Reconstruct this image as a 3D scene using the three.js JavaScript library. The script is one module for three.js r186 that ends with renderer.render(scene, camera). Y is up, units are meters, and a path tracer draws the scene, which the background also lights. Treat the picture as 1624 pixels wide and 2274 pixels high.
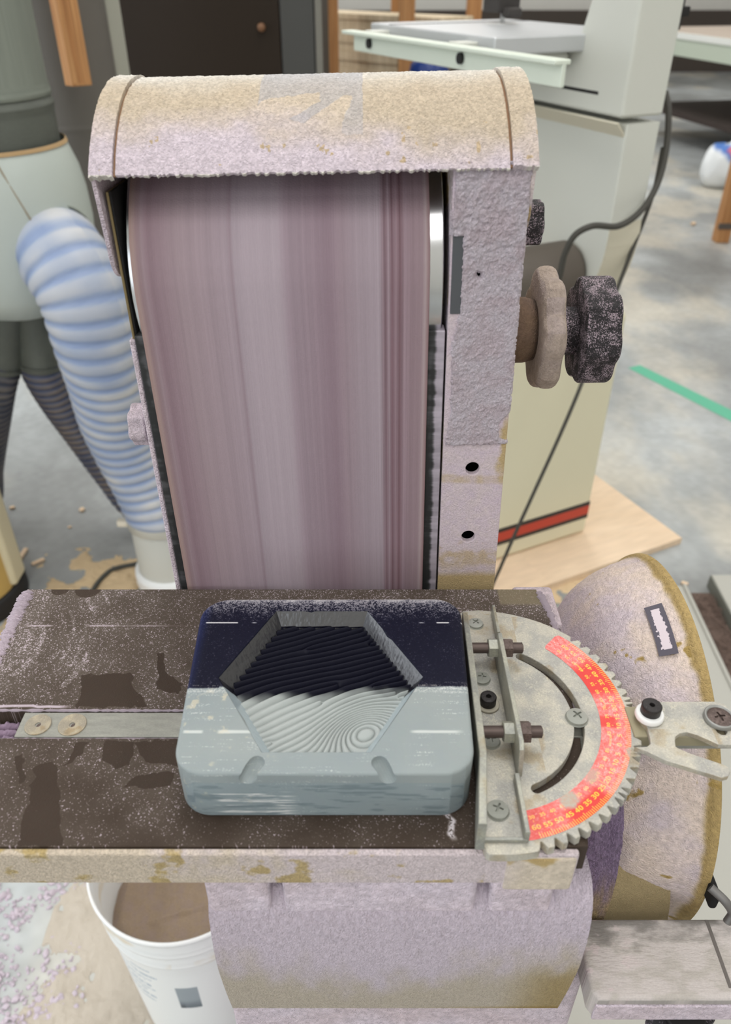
import * as THREE from 'three';
import { RoundedBoxGeometry } from 'three/addons/geometries/RoundedBoxGeometry.js';
import { mergeGeometries, mergeVertices, toCreasedNormals } from 'three/addons/utils/BufferGeometryUtils.js';
import { RectAreaLightUniformsLib } from 'three/addons/lights/RectAreaLightUniformsLib.js';
import { Brush, Evaluator, SUBTRACTION } from 'three-bvh-csg';

// ---------- camera, light, exposure ----------
const scene = new THREE.Scene();
const camera = new THREE.PerspectiveCamera(66.326, 1624 / 2274, 0.05, 60);
camera.position.set(0, 1.24, 0);
camera.rotation.set(-34.8 * Math.PI / 180, 0, 0);
camera.focus = 0.5;
camera.userData.fStop = 9;
scene.add(camera);
const renderer = new THREE.WebGLRenderer();
renderer.toneMapping = THREE.LinearToneMapping;
renderer.toneMappingExposure = 0.79;
renderer.shadowMap.enabled = true;
scene.background = new THREE.Color(0.92, 0.97, 1.03);
scene.backgroundIntensity = 2.6;
RectAreaLightUniformsLib.init();
const LAMP_POWER = 6, LAMP_COLOR = new THREE.Color(1.0, 0.985, 0.965);
const LAMPS = [];
for (const x of [-3.6, 0.2, 4.0]) for (const z of [2.2, -1.4, -5.0, -8.6]) LAMPS.push([x, z]);
const CEIL = 4.2;

// ---------- small helpers ----------
const PI = Math.PI, R = (d) => d * PI / 180;
function rng(seed) { let a = seed >>> 0; return () => { a = (a + 0x6D2B79F5) | 0; let t = Math.imul(a ^ (a >>> 15), 1 | a); t = (t + Math.imul(t ^ (t >>> 7), 61 | t)) ^ t; return ((t ^ (t >>> 14)) >>> 0) / 4294967296; }; }
const hash = (x, y, s) => { let h = Math.imul(x, 374761393) ^ Math.imul(y, 668265263) ^ Math.imul(s, 2246822519); h = Math.imul(h ^ (h >>> 13), 1274126177); h ^= h >>> 16; return (h >>> 0) / 4294967296; };
const mod = (a, n) => ((a % n) + n) % n;
function vn(x, y, s = 0, px = 65536, py = px) {
  const xi = Math.floor(x), yi = Math.floor(y), fx = x - xi, fy = y - yi, u = fx * fx * (3 - 2 * fx), v = fy * fy * (3 - 2 * fy);
  const x0 = mod(xi, px), x1 = mod(xi + 1, px), y0 = mod(yi, py), y1 = mod(yi + 1, py);
  const a = hash(x0, y0, s), b = hash(x1, y0, s), c = hash(x0, y1, s), d = hash(x1, y1, s);
  return a + (b - a) * u + (c - a) * v + (a - b - c + d) * u * v;
}
function fbm(x, y, s = 0, o = 4, p = 65536) { let t = 0, a = 0.5, n = 0; for (let i = 0; i < o; i++) { t += a * vn(x, y, s + i * 17, p); n += a; a *= 0.5; x *= 2; y *= 2; p *= 2; } return t / n; }
const clamp = (x, a = 0, b = 1) => Math.min(b, Math.max(a, x));
const sst = (a, b, x) => { const t = clamp((x - a) / (b - a)); return t * t * (3 - 2 * t); };
const mix = (a, b, t) => a + (b - a) * t;
const mix3 = (a, b, t) => [a[0] + (b[0] - a[0]) * t, a[1] + (b[1] - a[1]) * t, a[2] + (b[2] - a[2]) * t];
const mul3 = (a, k) => [a[0] * k, a[1] * k, a[2] * k];
// picture computed from a function of u, v in 0..1
function tex(w, h, fn, srgb = true) {
  const d = new Uint8Array(w * h * 4);
  for (let j = 0; j < h; j++) for (let i = 0; i < w; i++) {
    const c = fn((i + 0.5) / w, (j + 0.5) / h), k = (j * w + i) * 4;
    if (typeof c === 'number') { d[k] = d[k + 1] = d[k + 2] = clamp(c) * 255; } else { d[k] = clamp(c[0], 0, 255); d[k + 1] = clamp(c[1], 0, 255); d[k + 2] = clamp(c[2], 0, 255); }
    d[k + 3] = 255;
  }
  const t = new THREE.DataTexture(d, w, h, THREE.RGBAFormat);
  t.wrapS = t.wrapT = THREE.RepeatWrapping; t.magFilter = THREE.LinearFilter; t.minFilter = THREE.LinearMipmapLinearFilter; t.generateMipmaps = true;
  if (srgb) t.colorSpace = THREE.SRGBColorSpace;
  t.needsUpdate = true;
  return t;
}
function rep(t, x, y = x) { const c = t.clone(); c.repeat.set(x, y); c.needsUpdate = true; return c; }
const phys = (o) => new THREE.MeshPhysicalMaterial(o);
const std = (o) => new THREE.MeshStandardMaterial(o);
const hex = (r, g, b) => new THREE.Color().setRGB(r / 255, g / 255, b / 255, THREE.SRGBColorSpace);
// uv in tiles of `tile` metres, by each face's main direction
function metric(g, tile = 1) {
  if (g.index) g = g.toNonIndexed();
  const p = g.attributes.position, uv = new Float32Array(p.count * 2), a = new THREE.Vector3(), b = new THREE.Vector3(), c = new THREE.Vector3();
  for (let i = 0; i < p.count; i += 3) {
    a.fromBufferAttribute(p, i); b.fromBufferAttribute(p, i + 1).sub(a); c.fromBufferAttribute(p, i + 2).sub(a); b.cross(c);
    const x = Math.abs(b.x), y = Math.abs(b.y), z = Math.abs(b.z);
    for (let k = 0; k < 3; k++) {
      const X = p.getX(i + k), Y = p.getY(i + k), Z = p.getZ(i + k);
      const [s, t] = x > y && x > z ? [Z, Y] : y > z ? [X, Z] : [X, Y];
      uv[(i + k) * 2] = s / tile; uv[(i + k) * 2 + 1] = t / tile;
    }
  }
  g.setAttribute('uv', new THREE.BufferAttribute(uv, 2));
  return g;
}
function planar(g, f) { const p = g.attributes.position, uv = new Float32Array(p.count * 2); for (let i = 0; i < p.count; i++) { const q = f(p.getX(i), p.getY(i), p.getZ(i)); uv[2 * i] = q[0]; uv[2 * i + 1] = q[1]; } g.setAttribute('uv', new THREE.BufferAttribute(uv, 2)); return g; }
const rbox = (x0, x1, y0, y1, z0, z1, r = 0.001, seg = 2) => { const g = new RoundedBoxGeometry(x1 - x0, y1 - y0, z1 - z0, seg, Math.min(r, (x1 - x0) / 2.01, (y1 - y0) / 2.01, (z1 - z0) / 2.01)); g.translate((x0 + x1) / 2, (y0 + y1) / 2, (z0 + z1) / 2); return g; };
// outline in x, -z extruded upwards from y
function slab(pts, y, h, bevel = 0.0004, holes = [], seg = 2) {
  const s = pts instanceof THREE.Shape ? pts : new THREE.Shape(pts.map(([x, z]) => new THREE.Vector2(x, -z)));
  for (const q of holes) s.holes.push(new THREE.Path(q.map(([x, z]) => new THREE.Vector2(x, -z))));
  const g = new THREE.ExtrudeGeometry(s, { depth: h - 2 * bevel, bevelEnabled: bevel > 0, bevelSize: bevel, bevelThickness: bevel, bevelOffset: -bevel, bevelSegments: seg, curveSegments: 20 });
  g.rotateX(-PI / 2); g.translate(0, y + bevel, 0);
  return g;
}
const cylX = (r, x0, x1, n = 40, r2 = r) => { const g = new THREE.CylinderGeometry(r2, r, x1 - x0, n); g.rotateZ(-PI / 2); g.translate((x0 + x1) / 2, 0, 0); return g; };
const latheY = (pts, n = 48) => new THREE.LatheGeometry(pts.map(([r, y]) => new THREE.Vector2(Math.max(r, 1e-5), y)), n);
const latheX = (pts, n = 48) => { const g = latheY(pts, n); g.rotateZ(-PI / 2); return g; };
function tube(pts, r, seg = 80, n = 12) { const c = new THREE.CatmullRomCurve3(pts.map((p) => new THREE.Vector3(...p))); return new THREE.TubeGeometry(c, seg, r, n, false); }
const join = (list) => mergeGeometries(list.map((g) => { let q = g.index ? g.toNonIndexed() : g; if (!q.attributes.uv) q.setAttribute('uv', new THREE.BufferAttribute(new Float32Array(q.attributes.position.count * 2), 2)); for (const k of Object.keys(q.attributes)) if (!['position', 'normal', 'uv'].includes(k)) q.deleteAttribute(k); return q; }));

// ---------- things and parts ----------
const used = new Map();
function numbered(name) { const n = used.get(name) || 0; used.set(name, n + 1); return n ? `${name}_${String(n).padStart(3, '0')}` : name; }
function thing(name, label, category, [x, y, z] = [0, 0, 0], group) {
  const o = new THREE.Group(); o.name = numbered(name); o.position.set(x, y, z); scene.add(o);
  o.userData = { label, category }; if (group) o.userData.group = group;
  o.base = [x, y, z];
  return o;
}
// a part; its geometry is given in the thing's own axes unless the thing has a base, which is taken off
function part(name, geo, mat, parent, label) {
  const m = new THREE.Mesh(geo, mat); m.name = name; m.castShadow = m.receiveShadow = true;
  if (label) m.userData.label = label;
  parent.add(m);
  return m;
}
function alone(name, geo, mat, label, category, group) {
  const m = part(numbered(name), geo, mat, scene); m.userData = { label, category }; if (group) m.userData.group = group; return m;
}
function struct(name, geo, mat) { const m = part(name, geo, mat, scene); m.userData = { kind: 'structure' }; return m; }

// ---------- shared textures ----------
const wormTex = tex(512, 512, (u, v) => {  // fine clumped dust, one tile is 6 cm
  const w = vn(u * 24, v * 24, 3, 24) * 1.6, a = vn(u * 64 + w, v * 64 - w, 5, 64), b = vn(u * 128, v * 128, 9, 128);
  return 0.62 * (1 - Math.abs(2 * a - 1)) + 0.38 * b;
}, false);
const grainTex = tex(512, 512, (u, v) => fbm(u * 40, v * 40, 21, 4, 40), false);
const scratchTex = tex(512, 512, (u, v) => 0.35 + 0.4 * fbm(u * 8, v * 8, 31, 4, 8) + 0.25 * vn(u * 220, v * 12, 33, 220, 12), false);
// dusty paint: ochre paint below, tan wood dust and lilac resin dust above it
const PAINT = [172, 146, 92], TAN = [200, 187, 170], LILAC = [207, 195, 206], PURPLE = [152, 132, 160], CREAM = [222, 219, 213];
const dustCol = (u, v, k, per, s, c1, c2, spread = 0.5) => {
  const n = fbm(u * k, v * k, s, 4, per), f = vn(u * k * 24, v * k * 24, s + 5, per * 24), w = vn(u * k * 9, v * k * 9, s + 8, per * 9);
  const c = mix3(c1, c2, sst(0.5 - spread / 2, 0.5 + spread / 2, n));
  return mul3(c, 0.9 + 0.13 * f + 0.07 * w);
};
const lilacDust = tex(512, 512, (u, v) => dustCol(u, v, 5, 5, 41, LILAC, [198, 182, 188]));
const tanDust = tex(512, 512, (u, v) => dustCol(u, v, 5, 5, 45, TAN, [196, 184, 178]));
const purpleDust = tex(512, 512, (u, v) => dustCol(u, v, 6, 6, 47, PURPLE, [124, 104, 134], 0.35));
const wornDust = tex(512, 512, (u, v) => {
  const c = dustCol(u, v, 5, 5, 49, TAN, LILAC), n = fbm(u * 9, v * 9, 77, 5, 9);
  return mix3(c, PAINT, sst(0.6, 0.68, n) * 0.8);
});
const dusty = (map, tile, bump = 0.0006, btile = 0.06, extra = {}) => std({ map: rep(map, 1 / tile), bumpMap: rep(wormTex, 1 / btile), bumpScale: bump, roughness: 0.97, metalness: 0, ...extra });
const M = {
  lilac: dusty(lilacDust, 0.25, 0.0008), tan: dusty(tanDust, 0.25, 0.0005), purple: dusty(purpleDust, 0.2, 0.0014, 0.05), worn: dusty(wornDust, 0.22, 0.0005),
  paint: std({ color: hex(...PAINT), roughness: 0.6 }), dark: std({ color: hex(26, 24, 24), roughness: 0.7 }), black: std({ color: hex(14, 13, 13), roughness: 0.85 }),
  steel: std({ color: hex(196, 198, 200), metalness: 1, roughness: 0.28, roughnessMap: null }),
  iron: std({ color: hex(70, 66, 64), roughness: 0.55, metalness: 0.4, bumpMap: rep(grainTex, 20), bumpScale: 0.0003 }),
};

// ---------- the room ----------
const floorTex = tex(1024, 1024, (u, v) => {   // one tile is 5 m
  const n = fbm(u * 6, v * 6, 101, 6, 6), m = fbm(u * 22, v * 22, 103, 4, 22), f = vn(u * 300, v * 300, 105, 300), d = fbm(u * 13, v * 9, 107, 5, 13 * 9);
  let c = mix3([136, 138, 137], [190, 195, 196], sst(0.3, 0.7, n * 0.7 + m * 0.3));
  c = mix3(c, [214, 204, 184], 0.6 * sst(0.55, 0.75, d));
  return mul3(c, 0.95 + 0.08 * f);
});
const floorRough = tex(512, 512, (u, v) => 0.34 + 0.36 * fbm(u * 12, v * 12, 111, 5, 12), false);
const M_floor = std({ map: rep(floorTex, 1 / 5), roughnessMap: rep(floorRough, 1 / 3), roughness: 1, bumpMap: rep(grainTex, 1 / 0.6), bumpScale: 0.0006 });
const M_wall = std({ color: hex(214, 212, 206), roughness: 0.9, bumpMap: rep(grainTex, 1), bumpScale: 0.002 });
const M_dado = std({ color: hex(74, 66, 60), roughness: 0.85 });
const M_ceil = std({ color: hex(222, 222, 218), roughness: 0.95 });
const X0 = -6, X1 = 7.5, Z0 = -13, Z1 = 4.2;
struct('floor', metric(new THREE.BoxGeometry(X1 - X0, 0.2, Z1 - Z0).translate((X0 + X1) / 2, -0.1, (Z0 + Z1) / 2)), M_floor);
struct('ceiling', metric(new THREE.BoxGeometry(X1 - X0 + 0.4, 0.2, Z1 - Z0 + 0.4).translate((X0 + X1) / 2, CEIL + 0.1, (Z0 + Z1) / 2)), M_ceil);
struct('wall_back', metric(new THREE.BoxGeometry(X1 - X0 + 0.4, CEIL, 0.2).translate((X0 + X1) / 2, CEIL / 2, Z0 - 0.1)), M_wall);
{ // the left wall stands open at a wide loading door; the front wall has a long window opening
  const D0 = -4.2, D1 = 3.2, DH = 3.7, x = X0 - 0.1, b = (y0, y1, z0, z1) => new THREE.BoxGeometry(0.2, y1 - y0, z1 - z0).translate(x, (y0 + y1) / 2, (z0 + z1) / 2);
  struct('wall_left', metric(join([b(0, CEIL, Z0, D0), b(DH, CEIL, D0, D1), b(0, CEIL, D1, Z1)])), M_wall);
  const f = (x0, x1, y0, y1) => new THREE.BoxGeometry(x1 - x0, y1 - y0, 0.2).translate((x0 + x1) / 2, (y0 + y1) / 2, Z1 + 0.1);
  struct('wall_front', metric(join([f(X0 - 0.2, -5.2, 0, CEIL), f(-5.2, -1.0, 0, 0.7), f(-5.2, -1.0, 3.8, CEIL), f(-1.0, X1 + 0.2, 0, CEIL)])), M_wall);
  struct('ground', new THREE.BoxGeometry(60, 0.1, 60).translate(-10, -0.26, 0), std({ color: hex(150, 148, 142), roughness: 0.95 })); }
struct('wall_right', metric(new THREE.BoxGeometry(0.2, CEIL, Z1 - Z0).translate(X1 + 0.1, CEIL / 2, (Z0 + Z1) / 2)), M_wall);
struct('trim_1', new THREE.BoxGeometry(X1 - X0, 0.75, 0.06).translate((X0 + X1) / 2, 0.375, Z0 + 0.03), M_dado);
const M_lampcase = std({ color: hex(235, 235, 232), roughness: 0.6 }), M_glow = std({ color: hex(255, 255, 255), emissive: LAMP_COLOR, emissiveIntensity: 2.2, roughness: 0.9 });
LAMPS.forEach(([x, z], i) => {
  const t = thing('ceiling_light', 'white rectangular panel light on the workshop ceiling', 'ceiling light', [x, CEIL, z], 'ceiling panel lights');
  part('housing', rbox(-0.62, 0.62, -0.07, 0, -1.22, 1.22, 0.01), M_lampcase, t);
  part('lamp_panel', new THREE.BoxGeometry(1.16, 0.01, 2.36).translate(0, -0.073, 0), M_glow, t);
  const l = new THREE.RectAreaLight(LAMP_COLOR, LAMP_POWER, 1.16, 2.36);
  l.position.set(x, CEIL - 0.085, z); l.rotation.x = -PI / 2; l.name = 'panel_lamp'; scene.add(l);
});

// ---------- the belt and disc sander ----------
const S = thing('belt_disc_sander', 'dusty beige belt and disc sander with upright pink-grey belt, steel table and round disc guard', 'sander', [0.02, 0, -0.45]);
const sp = (name, g, m, parent = S, label) => part(name, g.translate(-0.02, 0, 0.45), m, parent, label);
// the belt head leans back a little; its own axes: x across the belt, y up from the table top, z out of the belt
const BM = new THREE.Matrix4().makeTranslation(-0.04, 0.905, -0.398).multiply(new THREE.Matrix4().makeRotationX(R(-2.2))).multiply(new THREE.Matrix4().makeRotationZ(R(1.1)));
const bp = (name, g, m, parent = S, label) => sp(name, g.applyMatrix4(BM), m, parent, label);

// hood
const HY = 0.195, HZ = -0.071, HR = 0.0955;
function arcSheet(x0, x1, a0, a1, r, th, nx, na, rough, seed) {
  const P = [], U = [], I = [], put = (x, a, q, u, v) => { P.push(x, HY + q * Math.sin(a), HZ + q * Math.cos(a)); U.push(u, v); };
  for (const inner of [0, 1]) for (let j = 0; j <= na; j++) for (let i = 0; i <= nx; i++) {
    const x = mix(x0, x1, i / nx), lip = j === 0 ? (vn(x * 900, 3, seed) - 0.5) * 0.0016 * rough : 0, a = mix(a0, a1, j / na) + lip / r;
    const d = inner ? -th : rough * 0.00055 * (fbm(x * 700, a * r * 700, seed, 2) - 0.5) * 2;
    put(x, a, r + d, (mix(x0, x1, i / nx) + 0.0888) / 0.2172, (a - R(38)) / R(112));
  }
  const at = (s, i, j) => s * (nx + 1) * (na + 1) + j * (nx + 1) + i;
  const quad = (a, b, c, d) => I.push(a, b, c, a, c, d);
  for (let j = 0; j < na; j++) for (let i = 0; i < nx; i++) { quad(at(0, i, j), at(0, i + 1, j), at(0, i + 1, j + 1), at(0, i, j + 1)); quad(at(1, i, j), at(1, i, j + 1), at(1, i + 1, j + 1), at(1, i + 1, j)); }
  for (let i = 0; i < nx; i++) { quad(at(1, i, 0), at(1, i + 1, 0), at(0, i + 1, 0), at(0, i, 0)); quad(at(0, i, na), at(0, i + 1, na), at(1, i + 1, na), at(1, i, na)); }
  for (let j = 0; j < na; j++) { quad(at(0, 0, j), at(0, 0, j + 1), at(1, 0, j + 1), at(1, 0, j)); quad(at(1, nx, j), at(1, nx, j + 1), at(0, nx, j + 1), at(0, nx, j)); }
  const g = new THREE.BufferGeometry(); g.setAttribute('position', new THREE.Float32BufferAttribute(P, 3)); g.setAttribute('uv', new THREE.Float32BufferAttribute(U, 2)); g.setIndex(I); g.computeVertexNormals();
  return toCreasedNormals(g, R(50));
}
const inPoly = (x, y, q) => { let s = false; for (let i = 0, j = q.length - 1; i < q.length; j = i++) if ((q[i][1] > y) !== (q[j][1] > y) && x < (q[j][0] - q[i][0]) * (y - q[i][1]) / (q[j][1] - q[i][1]) + q[i][0]) s = !s; return s; };
// the faded badge on the hood: a blue-grey square with two pale fields cut by a slanted bar (x in mm, angle in degrees)
const badge = [[-9.2, 112], [44, 112], [44, 50], [36, 50], [-8.2, 60]], fieldA = [[-5, 66], [9.5, 68], [22, 68.3], [22.6, 64], [18, 62], [13, 58.5], [0.5, 53.6], [-5, 50], [-9, 61]], fieldB = [[26, 61.5], [35, 68], [38.4, 67], [38.2, 62], [35, 59], [32.3, 46], [8.6, 50], [14, 54]];
const hoodTex = tex(1024, 768, (u, v) => {
  const x = u * 217.2 - 88.8, a = 38 + v * 112, n = fbm(u * 40, v * 30, 201, 4), f = vn(u * 210, v * 180, 203), w = fbm(u * 12, v * 10, 205, 4);
  const side = sst(0.45, 0.85, u) * 9;
  let c = mix3([207, 194, 202], [194, 178, 156], sst(44, 66, a - side + 0 + (w - 0.5) * 18 + side * 2.2));
  c = mix3(c, CREAM, sst(68, 92, a + (w - 0.5) * 10) * 0.8);
  const jx = x + (n - 0.5) * 5, ja = a + (w - 0.5) * 2 + (n - 0.5) * 3;
  if (inPoly(x + (n - 0.5) * 0.8, ja, badge)) { const blue = !(inPoly(jx, ja, fieldA) || inPoly(jx, ja, fieldB)); const k = sst(46, 60, a); c = blue ? mix3(c, [172, 172, 182], 0.24 + 0.26 * k) : mix3(c, [222, 206, 192], 0.25 * k); }
  if (a < 54 && fbm(u * 60, v * 40, 207, 3) > 0.79) c = [190, 168, 138];
  return mul3(c, 0.9 + 0.16 * f);
});
const M_hood = std({ map: hoodTex, bumpMap: rep(wormTex, 0.2172 / 0.055, 0.187 / 0.055), bumpScale: 0.0007, roughness: 0.97 });
const hood = bp('hood_cover', arcSheet(-0.0762, 0.1146, R(38), R(150), HR, 0.002, 260, 150, 1, 211), M_hood);
bp('end_band', arcSheet(-0.0888, -0.0775, R(37.6), R(150), HR + 0.0012, 0.004, 20, 150, 1, 213), M_hood);
bp('end_band', arcSheet(0.1160, 0.1284, R(38), R(150), HR + 0.0012, 0.004, 22, 150, 1, 215), M_hood);
bp('seam', arcSheet(-0.0785, -0.075, R(38.3), R(150), HR - 0.0012, 0.001, 3, 60, 0, 1), std({ color: hex(150, 118, 92), roughness: 0.95 }));
bp('seam', arcSheet(0.1140, 0.1170, R(38.5), R(150), HR - 0.0012, 0.001, 3, 60, 0, 1), std({ color: hex(150, 118, 92), roughness: 0.95 }));
function sidePlate(x0, x1, skirtY, r = HR) {
  const s = new THREE.Shape();
  s.moveTo(HZ + r * Math.cos(R(40)), HY + r * Math.sin(R(40)));
  for (let a = 44; a <= 180; a += 4) s.lineTo(HZ + r * Math.cos(R(a)), HY + r * Math.sin(R(a)));
  s.lineTo(HZ - r, skirtY); s.lineTo(-0.016, skirtY - 0.002); s.quadraticCurveTo(-0.006, skirtY, -0.0035, skirtY + 0.008);
  s.closePath();
  const g = new THREE.ExtrudeGeometry(s, { depth: x1 - x0 - 0.001, bevelEnabled: true, bevelSize: 0.0005, bevelThickness: 0.0005, bevelSegments: 2, bevelOffset: -0.0005 });
  g.rotateY(-PI / 2); g.scale(-1, 1, 1); // shape x becomes z
  const p = g.attributes.position; for (let i = 0; i < p.count; i++) p.setX(i, p.getX(i) + x0);
  const I = g.index ? g : g; return metric(flip(I));
}
function flip(g) { const q = g.index ? g.toNonIndexed() : g; for (const k of Object.keys(q.attributes)) { const a = q.attributes[k], n = a.itemSize, d = a.array; for (let i = 0; i + 2 < a.count; i += 3) for (let c = 0; c < n; c++) { const t = d[(i + 1) * n + c]; d[(i + 1) * n + c] = d[(i + 2) * n + c]; d[(i + 2) * n + c] = t; } } q.computeVertexNormals(); return toCreasedNormals(q, R(40)); }
bp('side_plate', sidePlate(-0.0888, -0.0864, 0.202, HR), M.lilac);
bp('side_plate', sidePlate(0.1262, 0.1284, 0.222, HR), M.worn);
bp('back_cover', metric(rbox(-0.086, 0.126, -0.05, 0.245, -0.166, -0.15, 0.003)), M.tan);

// head frame: left cheek, inner back, right arm with its front panel
const goldEdge = std({ color: hex(118, 102, 66), roughness: 0.6 });
bp('frame_cheek', metric(rbox(-0.0852, -0.0838, -0.03, 0.245, -0.15, -0.0045, 0.0005)), goldEdge);
bp('cheek_dust', metric(rbox(-0.0868, -0.0836, -0.03, 0.169, -0.03, -0.0025, 0.0012)), M.lilac, S, 'pink dust along the left frame edge');
bp('frame_lining', metric(join([rbox(-0.0839, -0.0826, -0.03, 0.245, -0.149, -0.0052, 0.0004), rbox(-0.0836, 0.0875, -0.03, 0.245, -0.1495, -0.1465, 0.0004)])), M.black);
const armTex = tex(256, 1024, (u, v) => {
  const y = v * 0.275 - 0.012, n = fbm(u * 8, v * 56, 221, 4), f = vn(u * 60, v * 420, 223);
  let c = mix3([200, 184, 198], [206, 192, 192], n);
  const gold = sst(0.03, 0.014, y + (n - 0.5) * 0.03) * (0.55 + 0.4 * n) * sst(0.005, 0.018, Math.abs(y - 0.009) + 0.006 * n + 0.004) + 0.7 * sst(0.01, 0.002, y + (n - 0.5) * 0.008);
  const edge = sst(0.86, 0.97, u + (n - 0.5) * 0.2) * sst(0.07, 0.09, y) * sst(0.125, 0.11, y) + 0.45 * sst(0.004, 0.0015, Math.abs(y - 0.078 + (u - 0.5) * 0.002)) * n * 1.6;
  c = mix3(c, [182, 160, 118], clamp(gold + edge));
  return mul3(c, 0.93 + 0.1 * f);
});
const M_arm = std({ map: armTex, bumpMap: rep(wormTex, 0.6, 4.5), bumpScale: 0.0003, roughness: 0.95 });
const hole = (x, y, r, n = 24) => { const q = new THREE.Path(); q.absarc(x, y, r, 0, 2 * PI, true); return q; };
{ const s = new THREE.Shape([[0.0878, -0.03], [0.1252, -0.03], [0.1252, 0.258], [0.0878, 0.258]].map((q) => new THREE.Vector2(...q)));
  s.holes.push(hole(0.1061, 0.0854, 0.0042), hole(0.1060, 0.0359, 0.0042), hole(0.103, 0.2013, 0.0016));
  const g = new THREE.ExtrudeGeometry(s, { depth: 0.0032, bevelEnabled: true, bevelSize: 0.0006, bevelThickness: 0.0006, bevelOffset: -0.0006, bevelSegments: 2, curveSegments: 24 }); g.translate(0, 0, -0.0045);
  bp('arm_panel', planar(g, (x, y) => [(x - 0.0878) / 0.0374, (y + 0.012) / 0.275]), M_arm); }
bp('arm_side', metric(join([rbox(0.0878, 0.0898, -0.03, 0.258, -0.15, -0.0045, 0.0006), rbox(0.1232, 0.1252, -0.03, 0.258, -0.15, -0.0045, 0.0006)])), M.worn);
bp('arm_back', metric(rbox(0.0898, 0.1232, -0.03, 0.258, -0.04, -0.022, 0.0006)), M.black);
const crustDust = tex(256, 256, (u, v) => dustCol(u, v, 7, 7, 229, [232, 221, 230], [224, 208, 216]));
// clumped crust of dust on the arm panel, with a ragged outline and the hole left open
{ const nx = 92, ny = 380, xa = 0.0868, xb = 0.1262, ya = 0.1015, yb = 0.2565, P = [], U = [], I = [];
  const left = (y) => (y > 0.2215 ? 0.0885 - 0.0016 * sst(0.24, 0.225, y) : y > 0.183 ? 0.0936 : y > 0.166 ? mix(0.0903, 0.0936, (y - 0.166) / 0.017) : mix(0.0882, 0.0908, sst(0.1, 0.125, y) - sst(0.13, 0.166, y) * 0.3));
  const right = (y) => (y > 0.104 && y < 0.122 ? 0.1255 - 0.0052 * sst(0.122, 0.116, y) * sst(0.104, 0.1065, y) : 0.1256 + 0.0007 * sst(0.19, 0.25, y));
  const edge = (x, y) => { const n = 0.0018 * (fbm(x * 500, y * 500, 231, 3) - 0.5) + 0.0006 * (fbm(x * 1600, y * 1600, 232, 2) - 0.5); return Math.min(x - left(y), right(y) - x, (y - ya) * 1.0, Math.hypot(x - 0.103, y - 0.2013) - 0.0017) + n; };
  for (let j = 0; j <= ny; j++) for (let i = 0; i <= nx; i++) {
    const x = mix(xa, xb, i / nx), y = mix(ya - 0.0008, yb, j / ny), e = edge(x, y), thick = 0.0014 + 0.0016 * sst(0.19, 0.235, y) * fbm(x * 160, y * 120, 233, 3);
    const up = sst(-0.0002, 0.0012, e), z = -0.0012 + up * (thick + (0.0017 + 0.0012 * sst(0.19, 0.23, y)) * (fbm(x * 520, y * 520, 235, 3) - 0.35) + 0.0006 * vn(x * 1100, y * 1100, 236));
    P.push(x, y, e < -0.0004 ? -0.0022 : z); U.push(x / 0.25, y / 0.25);
  }
  for (let j = 0; j < ny; j++) for (let i = 0; i < nx; i++) { const a = j * (nx + 1) + i, b = a + 1, c = a + nx + 2, d = a + nx + 1; if ([a, b, c, d].every((k) => P[3 * k + 2] <= -0.0021)) continue; I.push(a, b, c, a, c, d); }
  const g = new THREE.BufferGeometry(); g.setAttribute('position', new THREE.Float32BufferAttribute(P, 3)); g.setAttribute('uv', new THREE.Float32BufferAttribute(U, 2)); g.setIndex(I); g.computeVertexNormals();
  bp('dust_crust', g, dusty(crustDust, 0.25, 0.0008, 0.05), S, 'thick clumped pinkish-white dust on the arm panel'); }
bp('pressed_strip', metric(rbox(0.0888, 0.0945, 0.181, 0.2225, -0.0035, 0.0002, 0.0004)), std({ color: hex(92, 94, 98), metalness: 0.5, roughness: 0.45 }));

// platen bars, drum and belt
const platTex = tex(256, 1024, (u, v) => { const n = fbm(u * 10, v * 60, 241, 4), s = fbm(u * 40, v * 8, 243, 3); let c = mix3([44, 45, 45], [84, 84, 86], sst(0.45, 0.75, n * 0.5 + s * 0.5)); const k = sst(0.966, 0.978, u + (n - 0.5) * 0.014 + v * 0.004 - 0.003); return mix3(c, [196, 186, 198], k * (0.65 + 0.35 * n)); });
bp('platen', planar(rbox(-0.0832, 0.0868, -0.03, 0.1714, -0.012, -0.0015, 0.0008), (x, y) => [(x + 0.0832) / 0.17, (y + 0.03) / 0.2014]), std({ map: platTex, roughness: 0.6, metalness: 0.3 }), S, 'dark steel plate behind the belt');
const DY = 0.192, DR = 0.068;
{ const g = latheX([[0.0001, -0.0812], [0.06, -0.0812], [0.0655, -0.0806], [0.0664, -0.0796], [0.0668, -0.02], [0.0668, 0.03], [0.0664, 0.0842], [0.0655, 0.085], [0.045, 0.085], [0.044, 0.078], [0.012, 0.078], [0.0001, 0.078]], 96);
  g.translate(0, DY, -DR); bp('drum', g, std({ color: hex(206, 207, 208), metalness: 1, roughness: 0.24, bumpMap: rep(scratchTex, 1, 1), bumpScale: 0.00003 }), S, 'polished steel upper drum'); }
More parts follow.
